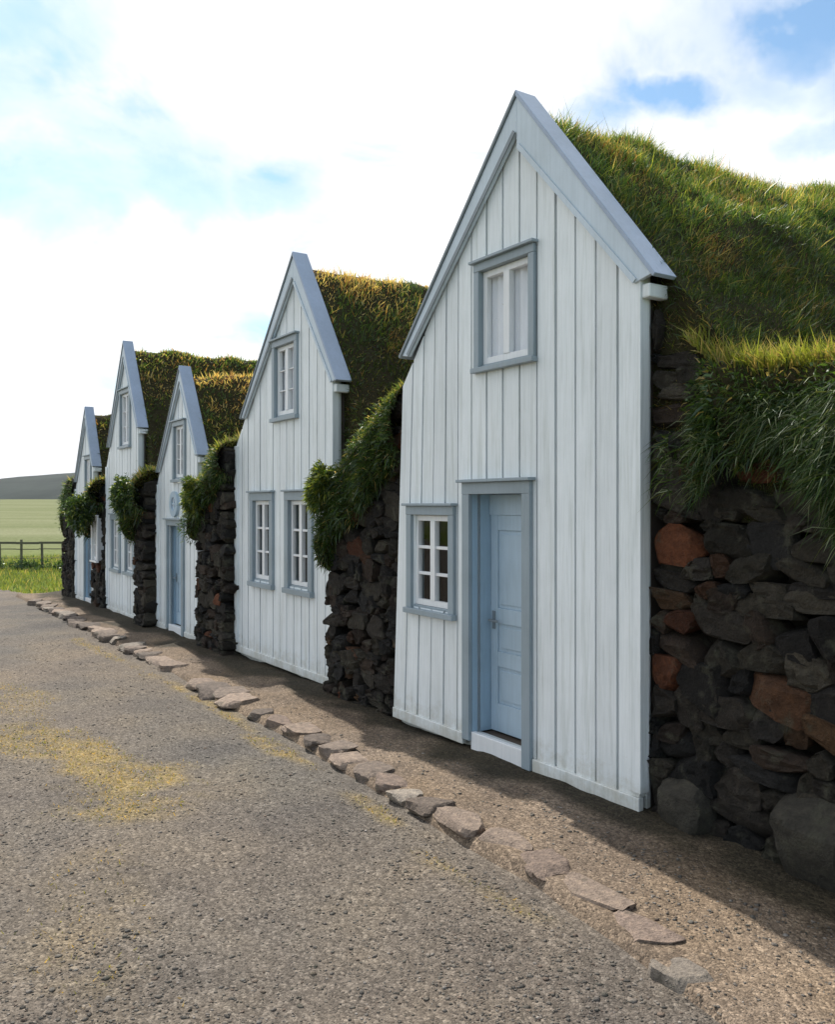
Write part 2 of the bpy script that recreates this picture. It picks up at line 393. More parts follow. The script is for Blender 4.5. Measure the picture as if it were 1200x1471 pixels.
class Surf:
    """parametric turf surface sampled on a grid; gives random points with normals"""
    def __init__(s, U, V, Z):
        s.P = np.stack([U, V, Z], -1)
        du = np.gradient(s.P, axis=0); dv = np.gradient(s.P, axis=1)
        n = np.cross(du, dv); n /= np.linalg.norm(n, axis=-1, keepdims=True) + 1e-9
        n[n[..., 2] < -.6] *= 1
        s.n = n
    def flip_out(s, out=None):
        m = np.mean(s.n[..., 2] + s.n[..., 1] * .3)
        if m < 0: s.n = -s.n
    def mesh(s, name, mat, parent, jit=0):
        a, b = s.P.shape[:2]; i = np.arange(a * b).reshape(a, b)
        f = np.stack([i[:-1, :-1], i[1:, :-1], i[1:, 1:], i[:-1, 1:]], -1).reshape(-1, 4)
        return mesh_obj(name, s.P.reshape(-1, 3), f.tolist(), mat, parent, (0, 0, 0), np.ones((a * b, 3)), True)
    def sample(s, n, dens=None):
        a, b = s.P.shape[:2]
        e1 = s.P[1:, :-1] - s.P[:-1, :-1]; e2 = s.P[:-1, 1:] - s.P[:-1, :-1]
        ar = np.linalg.norm(np.cross(e1, e2), axis=-1)
        if dens is not None: ar = ar * dens(s.P[:-1, :-1])
        k = rng.choice(ar.size, n, p=(ar / ar.sum()).ravel()); i, j = k // (b - 1), k % (b - 1)
        x, y = rng.random((n, 1)), rng.random((n, 1))
        L = lambda A: (A[i, j] * (1 - x) + A[i + 1, j] * x) * (1 - y) + (A[i, j + 1] * (1 - x) + A[i + 1, j + 1] * x) * y
        return L(s.P), L(s.n)

# ------------------------------------------------------------------ stones
SEG = 6
_g = np.linspace(-1, 1, SEG + 1)
def _cube():
    vs, fs, ix = [], [], {}
    def vid(p):
        k = tuple(np.round(p, 4))
        if k not in ix: ix[k] = len(vs); vs.append(k)
        return ix[k]
    for ax in range(3):
        for sg in (-1, 1):
            for i in range(SEG):
                for j in range(SEG):
                    q = []
                    for (a, b) in ((i, j), (i + 1, j), (i + 1, j + 1), (i, j + 1)):
                        p = [0, 0, 0]; p[ax] = sg; p[(ax + 1) % 3] = _g[a]; p[(ax + 2) % 3] = _g[b]; q.append(vid(p))
                    fs.append(tuple(q if sg > 0 else q[::-1]))
    return np.array(vs), fs
CV, CF = _cube()
def rock(mb, c, size, col, seed, pw=6.0, rough=.17, tilt=.10, flat=False, face=False):
    p = CV / (np.sum(np.abs(CV) ** pw, axis=1, keepdims=True) ** (1 / pw))
    n = np.stack([vnoise(p[:, 0] * 1.3 + seed * 7.3, p[:, 1] * 1.3 + 3, p[:, 2] * 1.3, k + seed % 97) for k in (1, 2, 3)], 1)
    n2 = np.stack([vnoise(p[:, 0] * 2.7 + seed * 3.7, p[:, 1] * 2.7 + 9, p[:, 2] * 2.7, k + 5) for k in (1, 2, 3)], 1)
    n3 = np.stack([vnoise(p[:, 0] * 6 + seed * 1.7, p[:, 1] * 6 + 5, p[:, 2] * 6, k + 8) for k in (1, 2, 3)], 1)
    p = p * (1 + rough * n) + rough * .55 * n2 + rough * .28 * n3
    for k in range(9):
        nn = rng.normal(size=3); nn /= np.linalg.norm(nn); dd = rng.uniform(.66, .98)
        p = p - np.clip(p @ nn - dd, 0, None)[:, None] * nn * .93
    if face: p[:, 1] = np.minimum(p[:, 1], .60 + .10 * n2[:, 1] + .06 * n3[:, 0])
    if flat: p[:, 2] = np.minimum(p[:, 2], .62 + .05 * n2[:, 0]) + .38
    p = p * np.array(size) * .5
    a = rng.normal(0, tilt); b = rng.normal(0, tilt * .6)
    ca, sa, cb, sb = math.cos(a), math.sin(a), math.cos(b), math.sin(b)
    p = np.stack([p[:, 0] * ca - p[:, 2] * sa, p[:, 1], p[:, 0] * sa + p[:, 2] * ca], 1)
    p = np.stack([p[:, 0] * cb - p[:, 1] * sb, p[:, 0] * sb + p[:, 1] * cb, p[:, 2]], 1)
    mb.add(p + np.array(c), CF, col, True)
STC = [(.034, .030, .027), (.050, .042, .034), (.028, .027, .026), (.060, .052, .038), (.056, .038, .027), (.078, .067, .05)]
RUST = [(.17, .060, .027), (.12, .058, .03), (.15, .082, .04)]
def stone_face(u0, u1, zb, ztop, vfun, seed, hmin=.07, hmax=.16, wmin=.09, wmax=.28, prust=.07):
    mb = MB(); z = zb; k = seed
    zmax = max(ztop(u0), ztop(u1))
    while z < zmax:
        h = rng.uniform(hmin, hmax); u = u0 - rng.uniform(0, .1)
        while u < u1 - .03:
            w = min(rng.uniform(wmin, wmax) * (.7 + .6 * h / hmax), max(u1 - u, .06))
            uc = u + w / 2; zc = z + h / 2 + rng.normal(0, .028); h_ = h * rng.uniform(.85, 1.35)
            if zc < ztop(uc) + .05:
                col = RUST[rng.integers(3)] if rng.random() < prust else STC[rng.integers(len(STC))]
                col = tuple(np.array(col) * rng.uniform(.26, .78))
                dpt = rng.uniform(.3, .42)
                rock(mb, (uc, vfun(uc, zc) - dpt * .30 + rng.normal(0, .010), zc), (w * 1.22, dpt, h_ * 1.2), col, k, face=True)
            k += 1; u += w
        z += h * .97
    return mb

# ------------------------------------------------------------------ houses
def gable_z(u, G):  # underside line of the roof boards at the facade
    uc, za, ur, zr, ul, zl = G['apex'][0], G['apex'][1], G['er'][0], G['er'][1], G['el'][0], G['el'][1]
    if u <= uc: return za + (zr - za) * (uc - u) / (uc - ur)
    return za + (zl - za) * (u - uc) / (ul - uc)
def boards(mb, G, ua, ub, z0, vb, vf, holes, drop, tone):
    """one upright board between ua and ub, cut round the openings, its top following the gable"""
    cuts = sorted({ua, ub, *[x for h in holes for x in h[:2] if ua < x < ub], *([G['apex'][0]] if ua < G['apex'][0] < ub else [])})
    for a, b in zip(cuts[:-1], cuts[1:]):
        if b - a < .002: continue
        mid = (a + b) / 2; segs = [(z0, None)]
        for (ha, hb, hz0, hz1) in holes:
            if ha < mid < hb:
                ns = []
                for (s0, s1) in segs:
                    t1 = 99 if s1 is None else s1
                    if hz0 >= t1 or hz1 <= s0: ns.append((s0, s1)); continue
                    if hz0 > s0: ns.append((s0, hz0))
                    if hz1 < t1: ns.append((hz1, s1))
                segs = ns
        for (s0, s1) in segs:
            ta, tb = (gable_z(a, G) - drop, gable_z(b, G) - drop) if s1 is None else (s1, s1)
            if max(ta, tb) <= s0: continue
            ta, tb = max(ta, s0 + .001), max(tb, s0 + .001)
            mb.hexa([(a, vf, s0), (a, vf, ta), (b, vf, tb), (b, vf, s0), (a, vb, s0), (a, vb, ta), (b, vb, tb), (b, vb, s0)], (tone,) * 3)

def make_window(root, V, u0, u1, z0, z1, kind='six', casing=.075, curtain=False, trim='trim'):
    """casing outer rectangle u0..u1, z0..z1 ; V = facade plane"""
    c = casing; a, b, p, q = u0 + c, u1 - c, z0 + c, z1 - c
    f = MB(); vf = V + .034
    f.box(u0, u0 + c, V + .002, vf, z0 + c * .6, z1 - c); f.box(u1 - c, u1, V + .002, vf, z0 + c * .6, z1 - c)
    f.box(u0, u1, V + .002, vf + .003, z1 - c, z1)
    f.box(u0 - .022, u1 + .022, V + .002, vf + .035, z1, z1 + .022)           # drip cap
    f.box(u0 - .012, u1 + .012, V + .002, vf + .025, z0, z0 + c * .6)            # sill
    # reveal lining inside the wall
    f.box(a - .02, a, V - .11, V + .001, p - .02, q + .02); f.box(b, b + .02, V - .11, V + .001, p - .02, q + .02)
    f.box(a, b, V - .11, V + .001, q, q + .02); f.box(a, b, V - .11, V + .001, p - .02, p)
    win = f.build('window', M[trim], root, bevel=.004)
    wr = sub(win, root)
    s = MB(); sv0, sv1 = V - .055, V - .012; t = .05
    s.box(a + .002, a + t, sv0, sv1, p + .002, q - .002); s.box(b - t, b - .002, sv0, sv1, p + .002, q - .002)
    s.box(a + t, b - t, sv0, sv1, p + .002, p + t); s.box(a + t, b - t, sv0, sv1, q - t, q - .002)
    mid = (a + b) / 2; s.box(mid - .034, mid + .034, sv0, sv1 + .006, p + t, q - t)
    rows = 3 if kind != 'plain' else 1
    for k in range(1, rows):
        zz = p + t + (q - p - 2 * t) * k / rows
        for (x0, x1) in ((a + t, mid - .034), (mid + .034, b - t)): s.box(x0, x1, sv0 + .008, sv1 - .006, zz - (.013 if kind == 'six' else .007), zz + (.013 if kind == 'six' else .007))
    s.build('sash', M['sash'], wr, bevel=.003)
    g = MB(); gv = V - .036
    g.quad([(a + t, gv, p + t), (b - t, gv, p + t), (b - t, gv, q - t), (a + t, gv, q - t)]); g.build('pane', M['glass'], wr)
    if curtain:
        cm = MB(); n = 60; xs = np.linspace(a - .01, b + .01, n)
        yy = V - .08 - .012 * np.sin(xs * 62 + 1.3 * np.sin(xs * 9)) - .006 * np.sin(xs * 23)
        vv = [(x, y, z) for x, y in zip(xs, yy) for z in (p - .05, q + .04)]
        cm.add(vv, [(2 * i, 2 * i + 2, 2 * i + 3, 2 * i + 1) for i in range(n - 1)], smooth=True)
        cm.build('curtain', M['curtain'], wr)
    return win

def make_house(G):
    V, zb = G['v'], G['zb']; uR, uL = G['u']
    root = thing('turf_house', G['label'], 'house', (uR, V, zb), 'white gabled turf houses in the row')
    uc, za = G['apex']
    holes = [w['hole'] for w in G['wins']] + [d['hole'] for d in G['doors']]
    # --- wall boards
    mb = MB(); pw = G.get('pw', .2); n = round((uL - uR) / pw); e = np.linspace(uR, uL, n + 1)
    boards(mb, G, uR, uL, zb - .12, V - .08, V - .05, holes, .05, .85)          # backing seen in the gaps
    dholes = [d['hole'] for d in G['doors']]
    for i in range(n):
        g = .010; pr = rng.uniform(0, .007)
        boards(mb, G, e[i] + g, e[i + 1] - g, zb + .07, V - .049, V + pr, holes, .05, rng.uniform(.93, 1.03))
    wall = mb.build('wall', M['white'], root)
    if G.get('lean'):
        co = np.empty(len(wall.data.vertices) * 3); wall.data.vertices.foreach_get('co', co); co = co.reshape(-1, 3)
        x = co[:, 0] + uR; w = np.clip((x - 1.8) / 1.07, 0, 1); co[:, 0] += w * .17 * np.clip(1 - co[:, 2] / 3.1, 0, 1.1) - w * .15
        wall.data.vertices.foreach_set('co', co.ravel())
    # --- skirting board at the foot, broken at the door
    xs = [uR] + [x for d in dholes for x in (d[0] - .1, d[1] + .1)] + [uL]
    for a, b in zip(xs[::2], xs[1::2]):
        if b - a > .05: sk = MB(); sk.box(a, b + (.03 if G.get('lean') and b == uL and False else 0), V - .022, V + .022, zb - .02, zb + .069); sk.build('skirting_board', M['white'], root, bevel=.006)
    # --- corner boards
    for (x0, x1, zz) in ((uR - .02, uR + .075, gable_z(uR, G)), (uL - .075, uL + .02, gable_z(uL, G))):
        if G.get('lean') and x0 > 1: continue
        cb = MB(); cb.box(x0, x1, V - .05, V + .03, zb + .1, zz - .06); cb.build('corner_board', M['white'], root, bevel=.004)
    # --- dark room behind the boards
    r = MB(); d0, d1 = V - .065, V - 2.6; top = [(uR + .02, min(G['er'][1], gable_z(uR, G)) - .07), (uc, za - .12), (uL - .02, min(G['el'][1], gable_z(uL, G)) - .07)]
    pts = [(uR + .02, zb - .1), *top, (uL - .02, zb - .1)]
    for (a, b) in zip(pts, pts[1:] + pts[:1]): r.quad([(a[0], d0, a[1]), (b[0], d0, b[1]), (b[0], d1, b[1]), (a[0], d1, a[1])])
    r.add([(x, d1, z) for x, z in pts], [(0, 1, 2, 3, 4)])
    r.quad([(uR + .02, d0, 2.35 + zb), (uL - .02, d0, 2.35 + zb), (uL - .02, d1, 2.35 + zb), (uR + .02, d1, 2.35 + zb)])
    r.build('interior_wall', M['room'], root)
    # --- windows and doors
    for w in G['wins']: make_window(root, V, *w['rect'], kind=w.get('kind', 'six'), casing=w.get('casing', .075), curtain=w.get('curtain', False))
    for d in G['doors']: make_door(root, V, zb, d)
    # --- barge boards and caps
    for side, (ue, ze), hh in (('r', G['er'], G.get('bw', .36)), ('l', G['el'], G.get('bwl', .25))):
        b = MB(); t = np.array([ue - uc, ze - za]); L = np.linalg.norm(t); t = t / L
        lo = lambda s: (uc + t[0] * s, za + t[1] * s)
        p0, p1 = (uc, za), (ue, ze)
        v0, v1 = V + .016, V + .046
        i0 = (uc, za - hh); i1 = (ue - t[0] * .0, ze - .02)
        # lower end cut level, as on the photo
        k = (hh - .02) / (-t[1]) if t[1] < 0 else 0
        i1 = (ue - t[0] * hh * .62, ze - t[1] * 0 - hh * .08)
        front = [(i0[0], i0[1]), (p0[0], p0[1]), (p1[0], p1[1]), (i1[0], i1[1])]
        b.hexa([(x, v1, z) for x, z in front] + [(x, v0, z) for x, z in front])
        bo = b.build('bargeboard', M['barge'], root, bevel=.004)
        # grey moulding along the lower edge
        m = MB(); q = np.array([i1[0] - i0[0], i1[1] - i0[1]]); q /= np.linalg.norm(q); nn = np.array([-q[1], q[0]]); nn = nn if nn[1] > 0 else -nn
        a0, a1 = np.array(i0), np.array(i1); w = .035
        fr = [a0 + q * .01, a0 + nn * w + q * .01, a1 + nn * w, a1]
        m.hexa([(x, v1 + .01, z) for x, z in fr] + [(x, v1 + .002, z) for x, z in fr]); m.build('edge_moulding', M['edge' if side == 'l' else 'barge'], sub(bo, root))
        # cap board lying on the slope
        c = MB(); nn = np.array([-t[1], t[0]]); nn = nn if nn[1] > 0 else -nn
        a0, a1 = np.array(p0) - t * .0, np.array(p1) + t * .03
        th = .03
        fr = [a0 + nn * .002, np.array([uc, za + th / nn[1]]), a1 + nn * th, a1 + nn * .002]
        c.hexa([(x, v1 + .014, z) for x, z in fr] + [(x, V - G.get('capd', .13), z) for x, z in fr]); c.build('cap_board', M['cap' if side == 'r' else 'edge'], root, bevel=.004)
    # eave bracket under the near end of the roof
    b = MB(); ue, ze = G['er']
    b.box(uR - .085, uR - .021, V - .2, V + .02, ze - .125, ze - .04); b.build('eave_bracket', M['white'], root, bevel=.01)
    # --- turf roof
    L = G.get('depth', 6.5); tz = za - .10
    uu = np.linspace(G['er'][0] - G.get('extr', .8), G['el'][0] + .8, 70); vv = np.concatenate([[V - .13], V - .14 - np.linspace(0, 1, 66) ** 1.5 * (L - .14)])
    U, VV = np.meshgrid(uu, vv, indexing='ij')
    sr = (za - G['er'][1]) / (uc - G['er'][0]); sl = (za - G['el'][1]) / (G['el'][0] - uc)
    x = U - uc; d = np.sqrt(x * x + .02) - .14
    near = np.clip((V - .14 - VV) / .7, 0, 1); near = near * near * (3 - 2 * near)
    line = tz - np.where(x < 0, sr, sl) * d
    val = G['valley'] + .04 * fbm(U * 2, VV * 2, 0, G['seed'] + 13)
    k_ = .12; hh_ = np.clip(.5 + .5 * (line - val) / k_, 0, 1); line = val * (1 - hh_) + line * hh_ + k_ * hh_ * (1 - hh_)
    Z = line - .05 + .07 * near + .13 * near * fbm(U * .9, VV * .8, 0, G['seed']) + .05 * fbm(U * 2.6, VV * 2.6, 0, G['seed'] + 4) * near + .035 * np.clip(V - VV, 0, 6)
    # front face of the turf, closing down to the wall between the houses
    q = 8; dn = np.linspace(1, 0, q + 1)[:-1][None, :] * 1.0
    FU = np.repeat(U[:, :1], q, 1); FV = VV[:, :1] - .0 * dn + .012 * fbm(FU * 3, dn * 6, 0, G['seed'] + 70); FZ = Z[:, 1:2] - .02 - dn * np.minimum(1.1, np.maximum(.28, Z[:, 1:2] - (G['valley'] - .75)))
    U = np.concatenate([FU, U], 1); VV = np.concatenate([FV, VV], 1); Z = np.concatenate([FZ, Z], 1)
    s = Surf(U, VV, Z); s.flip_out()
    s.mesh('turf_roof', M['turf'], root)
    nb = int(G['blades'] * (2.3 if G['seed'] == 11 else 1.6)); s2 = s
    P, Nn = s2.sample(nb, lambda p: np.where(p[..., 0] < uc + .75, 1.0, .3) * np.where(p[..., 1] > V - 4.5, 1, .35) * np.where((p[..., 1] > V - .139) & (p[..., 0] > G['er'][0] + .12) & (p[..., 0] < G['el'][0] - .12), 0, 1))
    hz = np.clip((P[:, 2] - G['er'][1]) / (za - G['er'][1]), 0, 1)
    pn = fbm(P[:, 0] * 1.3, P[:, 1] * 1.3, 0, G['seed'] + 9) * .5 + fbm(P[:, 0] * 5, P[:, 1] * 5, 0, G['seed'] + 2) * .25
    dry = np.clip(G['dry'] * (sstep(.45, 1.0, hz + pn * .5)) + .06, 0, 1)
    col = palette(nb, G['wet']); dc = palette(nb, G['drycol']); k = rng.random(nb) < dry; col[k] = dc[k]
    pt = fbm(P[:, 0] * 1.7, P[:, 1] * 1.7, P[:, 2] * 1.7, G['seed'] + 41, 4)
    dead = (pt + rng.normal(0, .22, nb)) > .66; dl = palette(nb, dict(straw=2, rust=1.5, olive=2)) * .75; col[dead] = dl[dead]
    moss = (pt + rng.normal(0, .2, nb)) < -.5; ml = palette(nb, dict(deep=3, green=2)) * .9; col[moss] = ml[moss]
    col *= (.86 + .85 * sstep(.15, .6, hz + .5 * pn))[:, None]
    clump = .5 + .5 * fbm(P[:, 0] * 4, P[:, 1] * 4, P[:, 2] * 4, G['seed'] + 21)
    ln = rng.uniform(.028, .085, nb) * (.4 + 1.15 * np.clip(clump, 0, 1)) * (1 + .25 * hz) * np.where(moss, .6, 1.0) * np.where(rng.random(nb) < .03, 1.8, 1.0)
    dirs = Nn * .55 + np.array([0, 0, .7]) + rng.normal(0, .5, (nb, 3))
    dro = rng.normal(0, .3, (nb, 3)) + np.array([-.12, .05, -.22]) * (1.1 - hz[:, None])
    fw = G.get('bwid', .0035)
    v, c = blades(P - Nn * .01, dirs, ln, rng.uniform(.7, 1.4, nb) * fw, dro, col)
    blade_obj('roof_grass', v, c, M['grass'], root)
    return root

def make_door(root, V, zb, d):
    u0, u1, z0, z1 = d['hole']; rec = d.get('rec', .19); cw = d.get('cw', .09)
    f = MB(); vf = V + .036
    f.box(u0 - cw, u0, V + .002, vf, zb - .02, z1 + .0); f.box(u1, u1 + cw, V + .002, vf, zb + .03, z1 + .0)
    f.box(u0 - cw, u1 + cw, V + .002, vf + .002, z1, z1 + cw)
    f.box(u0 - cw - .03, u1 + cw + .03, V + .002, vf + .04, z1 + cw, z1 + cw + .024)
    df = f.build('door_frame', M['trim'], root, bevel=.004)
    r = MB()
    r.box(u0 - .025, u0, V - rec, V + .001, z0, z1); r.box(u1, u1 + .025, V - rec, V + .001, z0, z1); r.box(u0 - .025, u1 + .025, V - rec, V + .001, z1, z1 + .025)
    r.build('reveal', M['reveal'], sub(df, root))
    t = MB(); t.box(u0 + .002, u1 - .002, V - .03, V + .015, zb - .05, z0 + .01); t.build('threshold', M['sash'], root, bevel=.006)
    st = MB(); st.box(u0, u1, V - rec - .02, V - .031, zb - .05, z0 - .012); st.build('step', M['step'], root)
    # door leaf: stiles, rails, sunk panels with raised fields
    l = MB(); va, vb = V - rec - .03, V - rec + .012; a, b = u0 + .004, u1 - .004; top = z1 - d.get('top', .0); st_ = .085; bot = z0 + .004
    H = top - bot; rails = d.get('rails', [(0, .13), (.30, .37), (.50, .57), (.93, 1.0)])
    l.box(a, a + st_, va, vb, bot, top); l.box(b - st_, b, va, vb, bot, top)
    for (r0, r1) in rails: l.box(a + st_, b - st_, va, vb - .002, bot + H * r0, bot + H * r1)
    for (r0, r1), (s0, s1) in zip(rails[:-1], rails[1:]):
        p, q = bot + H * r1, bot + H * s0
        l.box(a + st_, b - st_, va, vb - .016, p, q)
        l.box(a + st_ + .03, b - st_ - .03, va, vb - .008, p + .03, q - .03)
    if d.get('top'): l.box(a, b, va, vb + .012, top, z1 - .002)
    dl = l.build('door', M['door'], root, bevel=.003); dr = sub(dl, root)
    h = MB(); hx = u1 - .05 if d.get('hand', 1) > 0 else u0 + .05; hz = z0 + (z1 - z0) * .47
    h.box(hx - .018, hx + .018, vb + .002, vb + .01, hz - .07, hz + .07); h.box(hx - .008, hx + .008, vb + .008, vb + .05, hz - .008, hz + .008); h.box(hx - .10, hx + .012, vb + .04, vb + .055, hz - .009, hz + .009)
    h.build('handle', M['edge'], dr, bevel=.003)

def win(u0, u1, z0, z1, **k):
    c = k.get('casing', .075); return dict(rect=(u0, u1, z0, z1), hole=(u0 + c - .02, u1 - c + .02, z0 + c - .02, z1 - c + .02), **k)

WET1 = dict(green=5.5, deep=3, olive=2.2, straw=.2, lime=.8)
HOUSES = [
 dict(label='largest white gabled house with a deep pale blue doorway beside a single six-pane window', v=0.0, zb=0.0, u=(.0, 2.87), apex=(1.13, 4.76), er=(-.12, 3.22), el=(2.67, 3.13), lean=True,
      wins=[win(.96, 1.66, 2.85, 3.68, kind='plain', curtain=True, casing=.062), win(1.93, 2.63, .93, 1.84)], doors=[dict(hole=(1.09, 1.72, .09, 1.93), top=.16)],
      valley=2.52, seed=11, blades=80000, extr=1.6, dry=.4, wet=WET1, drycol=dict(straw=2, olive=3, lime=2.5, rust=.5), pw=.192, bwid=.0026),
 dict(label='second white gabled house with a close pair of six-pane windows below one window', v=-.22, zb=-.05, u=(4.44, 7.2), apex=(5.36, 4.67), er=(4.33, 3.15), el=(6.93, 2.97),
      wins=[win(5.30, 6.0, 2.83, 3.79, kind='upper', curtain=True), win(5.98, 6.70, .83, 2.0, casing=.1), win(4.92, 5.64, .83, 2.0, casing=.1)], doors=[],
      valley=2.5, seed=23, blades=36000, dry=1.15, wet=dict(green=5, deep=3, olive=2, lime=.6), drycol=dict(rust=2, straw=6, olive=1), pw=.2, bwid=.0045, bw=.3),
 dict(label='small narrow white gabled house with a tall blue door under a round window', v=-.25, zb=-.16, u=(8.8, 10.86), apex=(9.55, 3.94), er=(8.72, 2.59), el=(10.74, 2.4), bw=.26, bwl=.2,
      wins=[win(9.36, 9.98, 2.2, 3.15, kind='upper', curtain=False)], doors=[dict(hole=(9.52, 10.22, -.07, 1.52), top=.0, rec=.12, rails=[(0, .12), (.42, .5), (.93, 1)])], round_win=(9.87, 1.86, .16),
      valley=2.2, seed=37, blades=20000, dry=1.15, wet=dict(green=4, deep=3, olive=2, lime=.6), drycol=dict(rust=2.5, straw=6, olive=1), pw=.19, bwid=.006),
 dict(label='tall white gabled house behind the small house, lower windows half hidden by a tuft', v=-.25, zb=-.23, u=(11.95, 14.3), apex=(12.87, 4.85), er=(11.88, 3.23), el=(14.08, 3.0), bw=.3,
      wins=[win(12.5, 13.26, 2.9, 4.0, kind='upper', curtain=True), win(13.2, 13.92, .55, 1.66, casing=.1), win(12.2, 12.9, .55, 1.66, casing=.1)], doors=[],
      valley=2.3, seed=41, blades=18000, dry=.55, wet=dict(green=5, deep=3, olive=2, lime=1), drycol=dict(straw=2, olive=3, rust=1), pw=.2, bwid=.008),
 dict(label='low farthest white gabled house, mostly hidden behind a grassy wall end', v=-.25, zb=-.28, u=(15.4, 17.2), apex=(16.05, 3.92), er=(15.34, 2.67), el=(17.12, 2.38), bw=.26, bwl=.2,
      wins=[win(15.62, 16.22, 2.05, 2.9, kind='upper', curtain=True)], doors=[dict(hole=(15.55, 16.2, -.18, 1.5), rec=.12)],
      valley=2.1, seed=53, blades=9000, dry=.5, wet=dict(green=5, deep=3, olive=2, lime=1), drycol=dict(straw=2, olive=3), pw=.2, bwid=.009),
]
roots = [make_house(g) for g in HOUSES]

# round window above the small house's door
def round_window(root, V, u, z, r):
    f = MB(); n = 28
    def ring(ra, rb, v0, v1, mb):
        vs = []
        for k in range(n):
            a = 2 * math.pi * k / n; c, s_ = math.cos(a), math.sin(a)
            vs += [(u + ra * c, v1, z + ra * s_), (u + rb * c, v1, z + rb * s_), (u + rb * c, v0, z + rb * s_), (u + ra * c, v0, z + ra * s_)]
        fs = []
        for k in range(n):
            a, b = 4 * k, 4 * ((k + 1) % n)
            fs += [(a, a + 1, b + 1, b), (a + 1, a + 2, b + 2, b + 1), (a + 3, a, b, b + 3)]
        mb.add(vs, fs)
    ring(r - .05, r + .04, V, V + .05, f); w = f.build('round_window', M['door'], root)
    p = MB(); p.add([(u + (r - .05) * math.cos(2 * math.pi * k / n), V + .018, z + (r - .05) * math.sin(2 * math.pi * k / n)) for k in range(n)], [tuple(range(n))])
    p.build('pane', M['curtain'], sub(w, root))
    m = MB(); m.box(u - .012, u + .012, V + .02, V + .035, z - r + .05, z + r - .05); m.box(u - r + .05, u - .012, V + .02, V + .035, z - .012, z + .012); m.box(u + .012, u + r - .05, V + .02, V + .035, z - .012, z + .012)
    m.build('muntin', M['door'], sub(w, root))
round_window(roots[2], -.25, *HOUSES[2]['round_win'])

